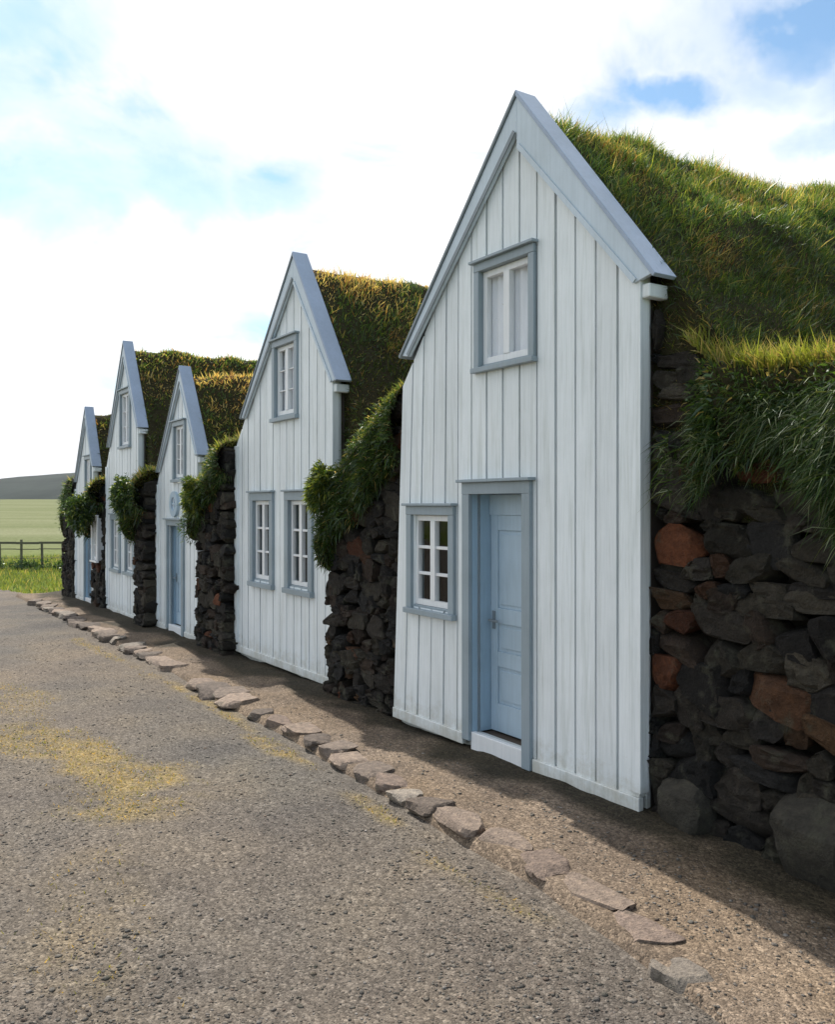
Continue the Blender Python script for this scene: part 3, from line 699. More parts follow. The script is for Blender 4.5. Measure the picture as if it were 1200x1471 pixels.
# ------------------------------------------------------------------ stone and turf walls between the houses
def turf_wall(G):
    """stones below, turf cap above whose front edge falls from the near house's eave to a shaggy lump"""
    u0, u1 = G['u']; zb = G['zb']; vF = G['v']
    root = thing('turf_wall', G['label'], 'stone wall', ((u0 + u1) / 2, vF, zb), 'turf topped stone walls between the houses')
    zf = lambda u: float(np.interp(u, G['prof_u'], G['prof_z']))
    zfa = lambda u: np.interp(u, G['prof_u'], G['prof_z'])
    batter = G.get('batter', .03)
    vfun = lambda u, z: vF + batter * max(0, (1.6 - z)) * .5
    hang = G.get('hang', .7)
    st = stone_face(u0 + .02, u1, zb - .1, lambda u: zf(u) - (hang * .25 if u < G.get('bare', 99) - .03 else -.02), vfun, G['seed'], **G.get('st', {}))
    for (bu, bz, bw, bh, bd) in G.get('boulders', []):
        rock(st, (bu, vfun(bu, bz) - .07, bz), (bw, bd, bh), (.055, .05, .04), int(bu * 50) + 777, 6, .16, .05)
    # the return at the far end
    z = zb - .1
    for k in range(60):
        h = rng.uniform(.12, .25)
        for vv in np.arange(vF - .3, vF - 1.3, -.3):
            if z + h < zf(u1) - hang * .2: rock(st, (u1 - .09 + rng.normal(0, .02), vv, z + h / 2), (.36, .34, h * 1.1), tuple(np.array(STC[rng.integers(6)]) * rng.uniform(.22, .6)), 900 + k)
        z += h
        if z > zf(u1): break
    st.build('stonework', M['stone'], root)
    core = MB(); ys = np.linspace(u0 + .03, u1 - .06, 14)
    for a, b in zip(ys[:-1], ys[1:]):
        ta, tb = zf(a) - .12, zf(b) - .12; vc = vF - .17
        core.hexa([(a, vc, zb - .2), (a, vc, ta), (b, vc, tb), (b, vc, zb - .2), (a, vF - 5, zb - .2), (a, vF - 5, ta), (b, vF - 5, tb), (b, vF - 5, zb - .2)])
    core.build('earth_core', M['earth'], root)
    # turf surface: valley behind, then over the lip and down the front
    ue0, ue1 = u0 + G.get('pad0', 0), u1 + G.get('pad1', .12)
    uu = np.linspace(ue0, ue1, 44)
    bulge = G.get('bulge', .2)
    sec = [(-5.5, .0), (-4, .0), (-3, 0), (-2.2, 0), (-1.6, 0), (-1.1, 0), (-.8, 0), (-.55, 0), (-.35, 0), (-.2, -.005), (-.08, -.02), (0, -.05), (.55, -.16), (.85, -.30), (1.0, -.48), (.95, -.66), (.75, -.82), (.45, -.95), (.1, -1.02), (-.2, -1.03)]
    U = np.repeat(uu[:, None], len(sec), 1); VV = np.zeros_like(U); Z = np.zeros_like(U)
    for j, (a, b) in enumerate(sec):
        back = a < 0 and j < 12
        t = sstep(-.1, -2.2, a) if back else 0
        base = zfa(uu)
        if back:
            VV[:, j] = vF + a
            Z[:, j] = base * (1 - t) + np.maximum(base, G['zback']) * t + b
        else:
            bl = bulge * (1 + .5 * fbm(uu * 2.2, b * 2, 0, G['seed'] + 3))
            VV[:, j] = vF + a * bl; Z[:, j] = base + b * hang
    Z += .05 * fbm(U * 2.5, VV * 2.5, Z * 2, G['seed'] + 7); VV += .05 * fbm(U * 3, Z * 3, 0, G['seed'] + 8) * (VV > vF - .4)
    VV -= .2 * sstep(G.get('bare', 99) - .12, G.get('bare', 99) + .02, U) * (VV > vF - .6)
    # close the far end: pull the last columns in and down
    e = sstep(ue1 - .35, ue1, U); Z -= .28 * e * e
    s = Surf(U, VV, Z); s.flip_out()
    if np.mean(s.n[:, 14, 1]) < 0: s.n = -s.n
    cap = s.mesh('turf_cap', M['turf'], root); cr = sub(cap, root)
    nb = G['blades']
    P, Nn = s.sample(nb, lambda p: np.where(p[..., 1] > vF - 1.2, 1.0, .25) * np.where((p[..., 0] > G.get('bare', 99)) & (p[..., 1] > vF - .1), .06, 1))
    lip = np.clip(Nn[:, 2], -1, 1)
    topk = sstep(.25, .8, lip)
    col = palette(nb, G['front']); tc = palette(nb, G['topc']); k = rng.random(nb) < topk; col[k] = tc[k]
    ln = rng.uniform(*G.get('ln', (.08, .2)), nb)
    dirs = Nn * .8 + np.array([0, 0, .55]) + rng.normal(0, .35, (nb, 3))
    dro = rng.normal(0, .15, (nb, 3)) + np.array([0, .1, -.5]) * (1 - topk[:, None]) + np.array([0, 0, -.12])
    wdt = rng.uniform(.7, 1.5, nb) * G.get('bwid', .005)
    if G.get('leafy', True):   # broad short herb leaves down the shaded front
        lf = (topk < .5) & (P[:, 1] > vF - .05) & (rng.random(nb) < .75); m_ = int(lf.sum())
        ln[lf] = rng.uniform(.035, .085, m_); wdt[lf] = rng.uniform(.006, .012, m_) * G.get('leaf', .6) * 1.1
        dirs[lf] += rng.normal(0, .45, (m_, 3)); P = P + Nn * (lf * rng.uniform(0, .09, nb) * (.4 + .9 * np.clip(fbm(P[:, 0] * 5, P[:, 1] * 5, P[:, 2] * 5, G['seed'] + 31) + .4, 0, 1.5)))[:, None]
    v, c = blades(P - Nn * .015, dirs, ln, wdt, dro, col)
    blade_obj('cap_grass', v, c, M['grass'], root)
    # leafy lump at the far end of the front
    if G.get('lump'):
        lu, lv, lz, lr, nl = G['lump']
        q = rng.normal(size=(nl, 3)); q /= np.linalg.norm(q, axis=1, keepdims=True)
        rad = lr * rng.uniform(.3, 1.0, (nl, 1)) ** .5 * (1 + .6 * fbm(q[:, 0] * 2.2, q[:, 1] * 2.2, q[:, 2] * 2.2, G['seed'] + 5))[:, None]
        P = np.array([lu, lv, lz]) + q * rad * np.array([1.1, .85, 1.3])
        lc = palette(nl, G['lumpc'])
        dirs = q * .8 + np.array([0, .1, .1]) + rng.normal(0, .5, (nl, 3))
        v, c = blades(P, dirs, rng.uniform(.035, .09, nl), rng.uniform(.008, .017, nl) * G.get('leaf', 1), rng.normal(0, .15, (nl, 3)) + np.array([0, .05, -.35]), lc)
        blade_obj('leafy_tuft', v, c, M['grass'], root)
    return root, s

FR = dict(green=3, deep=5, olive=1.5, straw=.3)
TOP = dict(lime=7, olive=2, straw=3, green=1)  # extra lime puts sunlit brightness into the turf top and tuft colour
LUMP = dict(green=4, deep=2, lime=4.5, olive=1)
walls = []
# nearest wall, right of the largest house
w0, s0 = turf_wall(dict(label='dark stone wall with rusty stones and long drooping grass, right of the largest house', bare=-.36, u=(-4.2, -.03), zb=-.06, v=-.07, seed=101, blades=46000,
    prof_u=[-4.5, -1.3, -.75, -.45, -.25, -.05, .1], prof_z=[2.5, 2.55, 2.60, 2.68, 2.86, 3.02, 3.05], zback=2.6, front=FR, topc=dict(lime=5, straw=3, olive=3), bulge=.06, hang=.55, batter=.03, ln=(.06, .17), bwid=.0032, pad1=-.03,
    boulders=[(-1.12, .15, .66, .46, .44), (-.30, .13, .36, .30, .32), (-1.9, .12, .6, .4, .4)], st=dict(prust=.06, hmin=.08, hmax=.19, wmax=.34)))
turf_wall(dict(label='stone wall with a big bright green tuft, between the largest and second houses', pad1=-.05, u=(2.87, 4.32), zb=-.06, v=-.06, seed=131, blades=46000,
    prof_u=[2.6, 2.8, 3.2, 3.69, 4.1, 4.6], prof_z=[3.1, 3.02, 2.70, 2.36, 2.18, 2.0], zback=2.8, front=FR, topc=TOP, bulge=.13, hang=.62, lump=(4.04, .12, 2.04, .14, 6000), lumpc=LUMP, ln=(.05, .12), bwid=.004, leaf=.5, st=dict(prust=.10)))
turf_wall(dict(label='stone wall with a green tuft between the second house and the small house', u=(7.22, 8.32), zb=-.15, v=-.06, seed=151, blades=18000,
    prof_u=[6.9, 7.2, 7.6, 8.05, 8.6], prof_z=[2.9, 2.76, 2.42, 2.16, 2.0], zback=2.4, front=FR, topc=TOP, bulge=.12, hang=.42, lump=(7.96, .09, 2.0, .15, 5000), lumpc=LUMP, bwid=.006, leaf=.6, st=dict(prust=.05)))
turf_wall(dict(label='stone wall with a round dark green tuft, left of the small house', u=(10.88, 11.52), zb=-.22, v=-.05, seed=171, blades=8000,
    prof_u=[10.6, 11.1, 11.4, 11.8], prof_z=[2.5, 2.35, 2.2, 2.1], zback=2.4, front=FR, topc=TOP, bulge=.2, hang=.6, lump=(11.30, .2, 1.98, .21, 4500), lumpc=dict(green=4, deep=4, lime=1), bwid=.008, leaf=.8, st=dict(prust=.05)))
w4, _ = turf_wall(dict(label='dark stone wall with a small white window, left of the tall fourth house', u=(14.32, 15.40), zb=-.28, v=-.2, seed=191, blades=7000,
    prof_u=[14.2, 14.6, 14.9, 15.3], prof_z=[2.45, 2.3, 2.1, 1.95], zback=2.4, front=FR, topc=TOP, bulge=.25, hang=.5, lump=(14.72, .17, 1.72, .28, 5000), lumpc=dict(green=4, deep=5, lime=1), bwid=.01, leaf=1.0, st=dict(prust=.03)))
turf_wall(dict(label='dark turf and stone wall closing the far left end of the row', u=(17.22, 18.4), zb=-.33, v=-.2, seed=211, blades=6000,
    prof_u=[17.2, 17.6, 18.1, 18.8], prof_z=[2.45, 2.4, 2.2, 1.8], zback=2.3, front=dict(deep=5, green=2), topc=TOP, bulge=.04, hang=.5, bwid=.008, st=dict(prust=.02)))
make_window(w4, -.13, 14.48, 15.02, .68, 1.62, casing=.06, trim='sash')

# long grass drooping over the nearest wall, highlights coloured in as pale blades
def droop_grass():
    n = 34000
    u = rng.uniform(-3.2, -.2, n); u = np.where(rng.random(n) < .6, rng.uniform(-1.5, -.2, n), u); u = u[fbm(u * 3.1, rng.uniform(0, 9, n) * 0, 0, 61, 3) + rng.normal(0, .4, n) > -.35]; n = len(u)
    cl = np.floor(u * 9 + vnoise(u * 20, u * 0, 0, 2)) / 9
    t = rng.random(n) ** 1.1
    ztop = np.interp(u, [-4.5, -1.3, -.5, -.35, -.2], [2.44, 2.46, 2.44, 2.4, 2.3]) + .05 * fbm(u * 4, u * 0, 0, 66)
    z = ztop - t * np.interp(u, [-1.4, -.6, -.3, -.2], [.52, .50, .38, .25]) * (1 + .5 * fbm(u * 3, u * 0, 0, 63))
    P = np.stack([u, .04 + .05 * np.sin(t * 3) + rng.uniform(-.04, .03, n) + .06 * np.clip(fbm(u * 6, z * 6, 0, 67), -.5, 1) - .05, z], 1)
    dirs = np.stack([rng.normal(.14, .45, n), rng.uniform(.2, .7, n), rng.normal(.2, .35, n)], 1)
    dro = np.stack([rng.normal(.22, .22, n), rng.uniform(-.3, .05, n), rng.uniform(-1.05, -.4, n)], 1)
    col = palette(n, dict(green=4, deep=6, olive=2, pale=2.0)) * .85
    v, c = blades(P, dirs, rng.uniform(.05, .15, n) * (1 + .5 * (rng.random(n) < .12)), rng.uniform(.002, .0045, n), dro, col)
    blade_obj('drooping_grass', v, c, M['droop'], w0)
droop_grass()
def lip_grass():
    n = 9000; u = rng.uniform(-3.6, -.30, n); v = rng.uniform(-.42, .03, n)
    P = np.stack([u, v - .07, np.interp(u, [-4.5, -1.3, -.75, -.45, -.25], [2.5, 2.55, 2.60, 2.68, 2.84]) - .02 + .03 * fbm(u * 3, v * 3, 0, 71)], 1)
    dirs = rng.normal(0, .28, (n, 3)) + np.array([-.1, .35, .9])
    v_, c = blades(P, dirs, rng.uniform(.08, .20, n), rng.uniform(.0022, .0042, n), rng.normal(0, .2, (n, 3)) + np.array([0, .15, -.15]), palette(n, dict(lime=8, straw=3, olive=1)))
    blade_obj('lip_grass', v_, c, M['grass'], w0)
lip_grass()

# ------------------------------------------------------------------ kerb stones
KC = [(.25, .19, .155), (.20, .16, .132), (.29, .225, .18), (.16, .13, .11), (.29, .25, .21)]
KNAME = ['pinkish', 'brown', 'pale pinkish', 'dark brown', 'pale grey']
near = [ # u, v, length, depth, colour, label
 (-1.32, 1.2, .26, .18, 4, 'pale flat stone sunk in gravel at the near end of the kerb'),
 (-1.0, 1.08, .34, .26, 0, 'broad pinkish slab second from the near end of the kerb'),
 (-.62, 1.0, .38, .28, 2, 'pale pinkish kerb slab third from the near end, beside the nearest stone wall'),
 (-.22, .98, .34, .27, 0, 'wide pinkish kerb slab level with the right corner of the largest house'),
 (.14, .94, .38, .28, 2, 'pale pinkish kerb slab before the plain boards right of the doorway'),
 (.52, .95, .36, .24, 2, 'long pale pinkish kerb slab just right of the doorway of the largest house'),
 (.86, .95, .28, .24, 1, 'brown kerb stone before the right side of the doorway'),
 (1.14, .97, .20, .17, 4, 'small pale grey kerb stone in front of the middle of the doorway'),
 (1.42, .93, .30, .24, 0, 'pinkish kerb stone before the left side of the doorway'),
 (1.74, .90, .30, .24, 1, 'brown kerb stone before the gap between doorway and six-pane window'),
 (2.06, .90, .28, .24, 2, 'pale pinkish kerb stone before the right of the lone six-pane window'),
 (2.38, .86, .30, .22, 1, 'brown kerb stone before the left of the lone six-pane window'),
 (2.72, .84, .30, .22, 3, 'dark brown kerb stone before the left corner of the largest house'),
 (3.08, .80, .36, .24, 2, 'long pale pinkish kerb slab before the wall with the bright green tuft'),
 (3.52, .80, .36, .24, 0, 'pinkish kerb slab near the middle of the wall with the bright green tuft'),
 (3.96, .80, .30, .24, 3, 'dark brown kerb stone by the far end of the wall with the bright green tuft'),
]
def kerb_stone(u, v, l, d, ci, label, seed):
    mb = MB(); h = rng.uniform(.12, .16)
    sunk = sstep(-.9, -1.5, u) * .012
    hp = max(float(np.max(zpath(np.array([u - .1, u, u + .1]), np.array([v, v - .1, v])))), float(zroad(u, v)))
    zt = hp + (.022 if u > -.1 else .016) + rng.normal(0, .005) - sunk
    rock(mb, (u, v, zt - h / 2), (l * rng.uniform(1.08, 1.25) * (.9 if u < 0 else 1), d * rng.uniform(.95, 1.25) * (.85 if u < .3 else 1), h), tuple(np.array(KC[ci]) * rng.uniform(.8, 1.15)), seed, 6, .2, .035, True)
    o = mb.build('kerb_stone', M['kerb'], None, (u, v, zt - h))
    tag(o, label, 'kerb stone', 'stones edging the path')
for i, k in enumerate(near): kerb_stone(*k, 300 + i)
u = 4.36; i = 0
while u < 17.5:
    l = rng.uniform(.24, .5); u += l / 2
    lab = 'weathered kerb stone before the pair of windows of the second house' if u < 7.4 else ('small weathered kerb stone in the far stretch of kerb past the second house')
    if rng.random() < .86: kerb_stone(u, kerb_v(u) - .13 + rng.normal(0, .03), l, rng.uniform(.22, .36), int(rng.integers(5)), lab, 400 + i)
    u += l / 2 + rng.uniform(0, .06); i += 1

# ------------------------------------------------------------------ loose gravel, moss and weeds
def ico():
    t = (1 + 5 ** .5) / 2
    v = np.array([(-1, t, 0), (1, t, 0), (-1, -t, 0), (1, -t, 0), (0, -1, t), (0, 1, t), (0, -1, -t), (0, 1, -t), (t, 0, -1), (t, 0, 1), (-t, 0, -1), (-t, 0, 1)]) / 1.9
    f = [(0, 11, 5), (0, 5, 1), (0, 1, 7), (0, 7, 10), (0, 10, 11), (1, 5, 9), (5, 11, 4), (11, 10, 2), (10, 7, 6), (7, 1, 8), (3, 9, 4), (3, 4, 2), (3, 2, 6), (3, 6, 8), (3, 8, 9), (4, 9, 5), (2, 4, 11), (6, 2, 10), (8, 6, 7), (9, 8, 1)]
    return v, np.array(f)
def pebbles():
    iv, fi = ico(); n = 110000
    # density falls with distance from where the photographer stands
    r = 2.3 + 13 * rng.random(n) ** 1.7; a = rng.uniform(-.62, .66, n)
    X, Y = r * np.sin(a), r * np.cos(a)
    u = (X - P0[0]) * D[0] + (Y - P0[1]) * D[1]; v = (X - P0[0]) * N[0] + (Y - P0[1]) * N[1]
    onroad = v > kerb_v(u); ok = (rng.random(n) < .35 + .65 * sstep(-.5, .5, fbm(u * 1.1, v * 2.2, 0, 91, 4) + .5 * np.cos((v - 1.55) * 4.2))) & (v > .3) & ~((v > kerb_v(u) - .3) & (v < kerb_v(u) + .02) & (u > -1.3))
    u, v, onroad = u[ok], v[ok], onroad[ok]; n = len(u)
    z = np.where(onroad, zroad(u, v), zpath(u, v))
    s = rng.lognormal(-5.55, .5, n).clip(.0018, .0135)
    q = iv[None] * (1 + rng.normal(0, .2, (n, 12, 1))) * (s[:, None, None] * rng.uniform(.7, 1.3, (n, 1, 3)) * np.array([1, 1, .42]))
    an = rng.uniform(0, 6.28, n)[:, None]; ca, sa = np.cos(an), np.sin(an)
    q = np.stack([q[..., 0] * ca - q[..., 1] * sa, q[..., 0] * sa + q[..., 1] * ca, q[..., 2]], -1)
    vv = (q + np.stack([u, v, z + s * .15], 1)[:, None]).reshape(-1, 3)
    f = (fi[None] + (np.arange(n) * 12)[:, None, None]).reshape(-1, 3)
    pal = np.array([(.15, .137, .12), (.16, .145, .125), (.22, .195, .17), (.12, .108, .095), (.32, .29, .26), (.19, .145, .115), (.06, .053, .047)])
    c = pal[rng.choice(7, n, p=[.24, .30, .22, .06, .06, .11, .01])] * rng.uniform(.8, 1.2, (n, 1))
    me = bpy.data.meshes.new('loose_gravel'); me.vertices.add(len(vv)); me.vertices.foreach_set('co', vv.astype(np.float32).ravel())
    me.loops.add(f.size); me.loops.foreach_set('vertex_index', f.ravel().astype(np.int32)); me.polygons.add(len(f)); me.polygons.foreach_set('loop_start', (np.arange(len(f)) * 3).astype(np.int32))
    ca_ = me.color_attributes.new('Col', 'FLOAT_COLOR', 'POINT'); k = np.ones((len(vv), 4), np.float32); k[:, :3] = np.repeat(c, 12, 0); ca_.data.foreach_set('color', k.ravel())
    me.materials.append(M['peb']); me.update(calc_edges=True)
    o = bpy.data.objects.new('loose_gravel', me); C.objects.link(o); o.location = W(0, 0, 0); o.rotation_euler = (0, 0, ROT)
    tag(o, 'loose grey and brown gravel strewn over the road and path', 'gravel', kind='stuff')
pebbles()
def ground_grass():
    # thin yellowed moss and grass in the patches on the road
    n = 160000; u = rng.uniform(-3, 11, n); v = rng.uniform(1.0, 5, n)
    p = patchiness(u, v); k = rng.random(n) < p * .4; u, v = u[k], v[k]; n = len(u)
    P = np.stack([u, v, zroad(u, v)], 1)
    dirs = rng.normal(0, .7, (n, 3)); dirs[:, 2] = np.abs(dirs[:, 2]) + .35
    col = palette(n, dict(straw=5, lime=2.5, olive=2)) * np.array([1.15, 1.0, .7])
    vv, c = blades(P, dirs, rng.uniform(.012, .034, n), rng.uniform(.0012, .003, n), rng.normal(0, .2, (n, 3)), col)
    o = blade_obj('moss', vv, c, M['grass'], {'e_': None, 'o_': (0, 0, 0)}); tag(o, 'yellowed moss and thin grass in patches on the gravel road', 'moss')
    # lawn beyond the end of the road
    n = 26000; u = rng.uniform(17, 44, n); v = rng.uniform(-5, 6, n)
    k = (u > 19.6 + (v - .2) * 3.2) & ((v > -.2) | (u > 18.8)); u, v = u[k], v[k]; n = len(u)
    P = np.stack([u, v, -.02 - .016 * np.clip(u, 0, 36) - .2], 1)
    dirs = rng.normal(0, .35, (n, 3)); dirs[:, 2] = 1
    col = palette(n, dict(lime=4, green=3, olive=3, straw=1))
    vv, c = blades(P, dirs, rng.uniform(.08, .22, n), rng.uniform(.006, .014, n), rng.normal(0, .2, (n, 3)), col)
    o = blade_obj('meadow_grass', vv, c, M['grass'], {'e_': None, 'o_': (0, 0, 0)}); tag(o, 'bright green grass growing beyond the end of the gravel road', 'grass')
ground_grass()

# ------------------------------------------------------------------ far fence and low shrubs (placed in world metres)
def world_thing(name, label, cat, loc, group=None):
    e = bpy.data.objects.new(name, None); C.objects.link(e); e.location = loc; e['label'] = label; e['category'] = cat
    if group: e['group'] = group
    return e
def wmesh(name, mb, mat, parent):
    me = bpy.data.meshes.new(name); me.from_pydata(mb.v, [], mb.f); me.materials.append(mat)
    ca = me.color_attributes.new('Col', 'FLOAT_COLOR', 'POINT'); q = np.ones((len(mb.v), 4), np.float32); q[:, :3] = np.array(mb.c); ca.data.foreach_set('color', q.ravel())
    o = bpy.data.objects.new(name, me); C.objects.link(o); o.parent = parent; return o
def fence():
    y = 35.0; zb = -.85
    e = world_thing('field_fence', 'low dark wooden rail fence crossing the meadow beyond the road', 'fence', (-18, y, zb))
    for x in np.arange(-9, 12, .85):
        p = MB(); h = 1.22 + rng.normal(0, .03); dx = rng.normal(0, .03)
        p.hexa([(x - .03, -.05, -.1), (x - .03 + dx, -.05, h), (x + .03 + dx, -.05, h), (x + .03, -.05, -.1), (x - .03, .05, -.1), (x - .03 + dx, .05, h), (x + .03 + dx, .05, h), (x + .03, .05, -.1)])
        wmesh('post', p, M['fence'], e)
    for z, t in ((1.12, .09), (.9, .035), (.55, .015)):
        r = MB(); xs = np.linspace(-9.2, 12, 24)
        for a, b in zip(xs[:-1], xs[1:]): r.box(a, b, -.085, -.052, z + .01 * math.sin(a * 3), z + t + .01 * math.sin(a * 3))
        wmesh('rail' if t > .02 else 'wire', r, M['fence'] if t > .02 else M['iron'], e)
    for k, (x, w, lab) in enumerate([(-15.6, .9, 'low dark shrub at the foot of the fence beside the last wall'), (-14.0, 1.0, 'wide low dark shrub at the fence foot behind the last house'), (-17.0, .55, 'small dark shrub at the fence foot further from the houses')]):
        s = world_thing('shrub', lab, 'shrub', (x, y - .35, zb), 'low shrubs along the fence')
        n = 900; q = rng.normal(size=(n, 3)) * np.array([w * .4, .18, .12]) + np.array([0, 0, .2]); q[:, 2] = np.abs(q[:, 2])
        d = rng.normal(0, .6, (n, 3)); d[:, 2] += .6
        v, c = blades(q, d, rng.uniform(.06, .16, n), rng.uniform(.012, .03, n), rng.normal(0, .2, (n, 3)), palette(n, dict(deep=5, green=2)))
        blade_obj('foliage', v, c, M['grass'], {'e_': s, 'o_': (0, 0, 0)})
        t = MB()
        for j in range(5): t.box(-.02 + j * .08 - .16, .02 + j * .08 - .16, -.02, .02, -.05, .28)
        wmesh('stem', t, M['fence'], s)
fence()

# ------------------------------------------------------------------ sky, sun, camera
SUN_EL = math.radians(50.5); PHI = math.radians(9.3)
sh = D * math.cos(PHI) - N * math.sin(PHI)
sdir = Vector((sh[0] * math.cos(SUN_EL), sh[1] * math.cos(SUN_EL), math.sin(SUN_EL)))
sl = bpy.data.lights.new('sun', 'SUN'); sl.energy = 4.6; sl.angle = math.radians(.5); sl.color = (1, .95, .87)
so = bpy.data.objects.new('sun', sl); C.objects.link(so); so.rotation_euler = sdir.to_track_quat('Z', 'Y').to_euler(); so.location = (0, 0, 30)

wd = bpy.data.worlds.new('World'); S.world = wd; wd.use_nodes = True
nt = wd.node_tree; nt.nodes.clear(); L = nt.links.new
out = nt.nodes.new('ShaderNodeOutputWorld'); bg = nt.nodes.new('ShaderNodeBackground'); bg.inputs['Strength'].default_value = .15
sky = nt.nodes.new('ShaderNodeTexSky'); sky.sky_type = 'NISHITA'; sky.sun_disc = False; sky.sun_elevation = SUN_EL
sky.sun_rotation = math.atan2(sdir.x, sdir.y); sky.air_density = 1.0; sky.dust_density = .6; sky.ozone_density = 1.6
tc = nt.nodes.new('ShaderNodeTexCoord')
sep = nd(nt, 'ShaderNodeSeparateXYZ'); L(tc.outputs['Generated'], sep.inputs[0])
zz = nd(nt, 'ShaderNodeMath', operation='MAXIMUM'); L(sep.outputs[2], zz.inputs[0]); zz.inputs[1].default_value = 0
za_ = nd(nt, 'ShaderNodeMath', operation='ADD'); L(zz.outputs[0], za_.inputs[0]); za_.inputs[1].default_value = .22
dv = []
for k in (0, 1):
    q = nd(nt, 'ShaderNodeMath', operation='DIVIDE'); L(sep.outputs[k], q.inputs[0]); L(za_.outputs[0], q.inputs[1]); dv.append(q.outputs[0])
cb = nd(nt, 'ShaderNodeCombineXYZ'); L(dv[0], cb.inputs[0]); L(dv[1], cb.inputs[1])
n1 = nd(nt, 'ShaderNodeTexNoise', i_Scale=1.5, i_Detail=8.0, i_Roughness=.58, i_Distortion=.5); L(cb.outputs[0], n1.inputs['Vector'])
# openings in the cloud deck: directions given as (azimuth deg from +Y, elevation deg, size)
def pxdir(px, py):
    v = Vector(((px - 600) / 1250, 1, (725 - py) / 1250)).normalized(); return v
HOLES = [((10, 50), .09, 1.0), ((110, 275), .10, .9), ((235, 275), .09, .85), ((20, 290), .09, .9), ((170, 240), .13, .6), ((1150, 40), .12, .55), ((380, 262), .07, .75), ((1185, 60), .08, 1.0), ((1110, 130), .07, .6), ((960, 150), .045, .9), ((1180, 215), .05, .7), ((880, 190), .04, .5), ((400, 487), .05, .8), ((270, 500), .035, .35), ((470, 300), .05, .3), ((1330, 100), .12, .8), ((-130, 120), .14, .8), ((-100, 300), .1, .6)]
warp = nd(nt, 'ShaderNodeTexNoise', i_Scale=5.0, i_Detail=6.0, i_Roughness=.6); L(tc.outputs['Generated'], warp.inputs['Vector'])
wv = nd(nt, 'ShaderNodeVectorMath', operation='SUBTRACT'); L(warp.outputs['Color'], wv.inputs[0]); wv.inputs[1].default_value = (.5, .5, .5)
ws = nd(nt, 'ShaderNodeVectorMath', operation='SCALE'); L(wv.outputs[0], ws.inputs[0]); ws.inputs['Scale'].default_value = .16
gd = nd(nt, 'ShaderNodeVectorMath', operation='ADD'); L(tc.outputs['Generated'], gd.inputs[0]); L(ws.outputs[0], gd.inputs[1])
acc = None
for (pp, r, s_) in HOLES:
    dvec = pxdir(*pp)
    sb = nd(nt, 'ShaderNodeVectorMath', operation='SUBTRACT'); L(gd.outputs[0], sb.inputs[0]); sb.inputs[1].default_value = dvec
    sc = nd(nt, 'ShaderNodeVectorMath', operation='MULTIPLY'); L(sb.outputs[0], sc.inputs[0]); sc.inputs[1].default_value = (.62, .62, 1.35)
    ln = nd(nt, 'ShaderNodeVectorMath', operation='LENGTH'); L(sc.outputs[0], ln.inputs[0])
    mr = nd(nt, 'ShaderNodeMapRange', interpolation_type='SMOOTHSTEP'); L(ln.outputs['Value'], mr.inputs['Value'])
    mr.inputs['From Min'].default_value = r; mr.inputs['From Max'].default_value = r * .15; mr.inputs['To Min'].default_value = 0; mr.inputs['To Max'].default_value = s_
    if acc is None: acc = mr.outputs[0]
    else:
        m = nd(nt, 'ShaderNodeMath', operation='MAXIMUM'); L(acc, m.inputs[0]); L(mr.outputs[0], m.inputs[1]); acc = m.outputs[0]
cov = nd(nt, 'ShaderNodeMapRange', interpolation_type='SMOOTHSTEP'); L(n1.outputs[0], cov.inputs['Value'])
cov.inputs['From Min'].default_value = .26; cov.inputs['From Max'].default_value = .46
hn = nd(nt, 'ShaderNodeMapRange'); L(n1.outputs[0], hn.inputs['Value']); hn.inputs['From Min'].default_value = .35; hn.inputs['From Max'].default_value = .65; hn.inputs['To Min'].default_value = 1.15; hn.inputs['To Max'].default_value = .7
hm = nd(nt, 'ShaderNodeMath', operation='MULTIPLY'); L(acc, hm.inputs[0]); L(hn.outputs[0], hm.inputs[1])
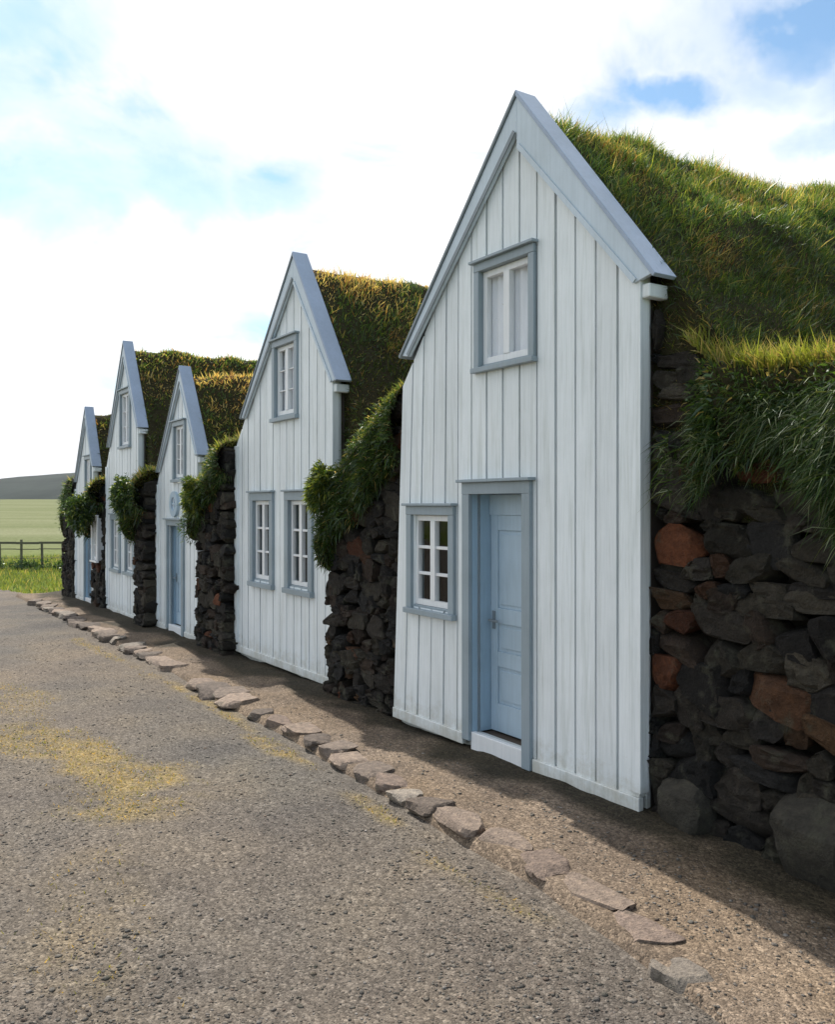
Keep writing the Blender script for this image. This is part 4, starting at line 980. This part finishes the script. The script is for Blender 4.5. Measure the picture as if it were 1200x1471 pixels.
# the cloud bank lies towards the sun; behind the photographer the sky is mostly clear
dt = nd(nt, 'ShaderNodeVectorMath', operation='DOT_PRODUCT'); L(tc.outputs['Generated'], dt.inputs[0]); dt.inputs[1].default_value = (sh[0], sh[1], .25)
cm = nd(nt, 'ShaderNodeMapRange', interpolation_type='SMOOTHSTEP'); L(dt.outputs['Value'], cm.inputs['Value']); cm.inputs['From Min'].default_value = -.25; cm.inputs['From Max'].default_value = .45; cm.inputs['To Min'].default_value = .35
cv2 = nd(nt, 'ShaderNodeMath', operation='MULTIPLY'); L(cov.outputs[0], cv2.inputs[0]); L(cm.outputs[0], cv2.inputs[1])
op = nd(nt, 'ShaderNodeMath', operation='SUBTRACT'); L(cv2.outputs[0], op.inputs[0]); L(hm.outputs[0], op.inputs[1]); op.use_clamp = True
cloudc = ramp(nt, n1.outputs[0], [(.32, (4.9, 5.15, 5.5)), (.47, (6.3, 6.4, 6.6)), (.62, (7.9, 7.9, 7.9))])
sk2 = nd(nt, 'ShaderNodeVectorMath', operation='MULTIPLY'); L(sky.outputs[0], sk2.inputs[0]); sk2.inputs[1].default_value = (.80, .93, .92)
mx = mixc(nt, op.outputs[0], sk2.outputs[0], cloudc.outputs[0]); L(mx, bg.inputs['Color']); L(bg.outputs[0], out.inputs[0])

def haze():
    m, nt2, out2 = newmat('thin_air'); pv = nt2.nodes.new('ShaderNodeVolumePrincipled')
    pv.inputs['Color'].default_value = (.80, .88, .96, 1); pv.inputs['Density'].default_value = .00006; pv.inputs['Anisotropy'].default_value = .2
    nt2.links.new(pv.outputs[0], out2.inputs['Volume'])
    x0, x1, y0, y1, z0, z1 = -4700, 4700, -4700, 4700, -6, 90
    me = bpy.data.meshes.new('haze'); me.from_pydata([(x, y, z) for x in (x0, x1) for y in (y0, y1) for z in (z0, z1)], [], [(0, 1, 3, 2), (4, 6, 7, 5), (0, 4, 5, 1), (2, 3, 7, 6), (0, 2, 6, 4), (1, 5, 7, 3)])
    me.materials.append(m); o = bpy.data.objects.new('haze', me); C.objects.link(o); o['kind'] = 'stuff'
haze()
cam = bpy.data.cameras.new('camera'); co = bpy.data.objects.new('camera', cam); C.objects.link(co)
co.location = (0, 0, 1.85); co.rotation_euler = (math.pi / 2, 0, 0)
cam.sensor_fit = 'VERTICAL'; cam.sensor_height = 36; cam.sensor_width = 36 * 1200 / 1471; cam.lens = 36 * 1250 / 1471
cam.shift_y = -10.5 / 1471; cam.clip_end = 20000; cam.clip_start = .05
S.camera = co
S.view_settings.view_transform = 'Standard'; S.view_settings.look = 'None'; S.view_settings.exposure = .28; S.view_settings.gamma = 1
S.render.resolution_x = 836; S.render.resolution_y = 1024
S.cycles.max_bounces = 6; S.cycles.diffuse_bounces = 3; S.cycles.transparent_max_bounces = 12
try: S.cycles.use_denoising = True
except Exception: pass
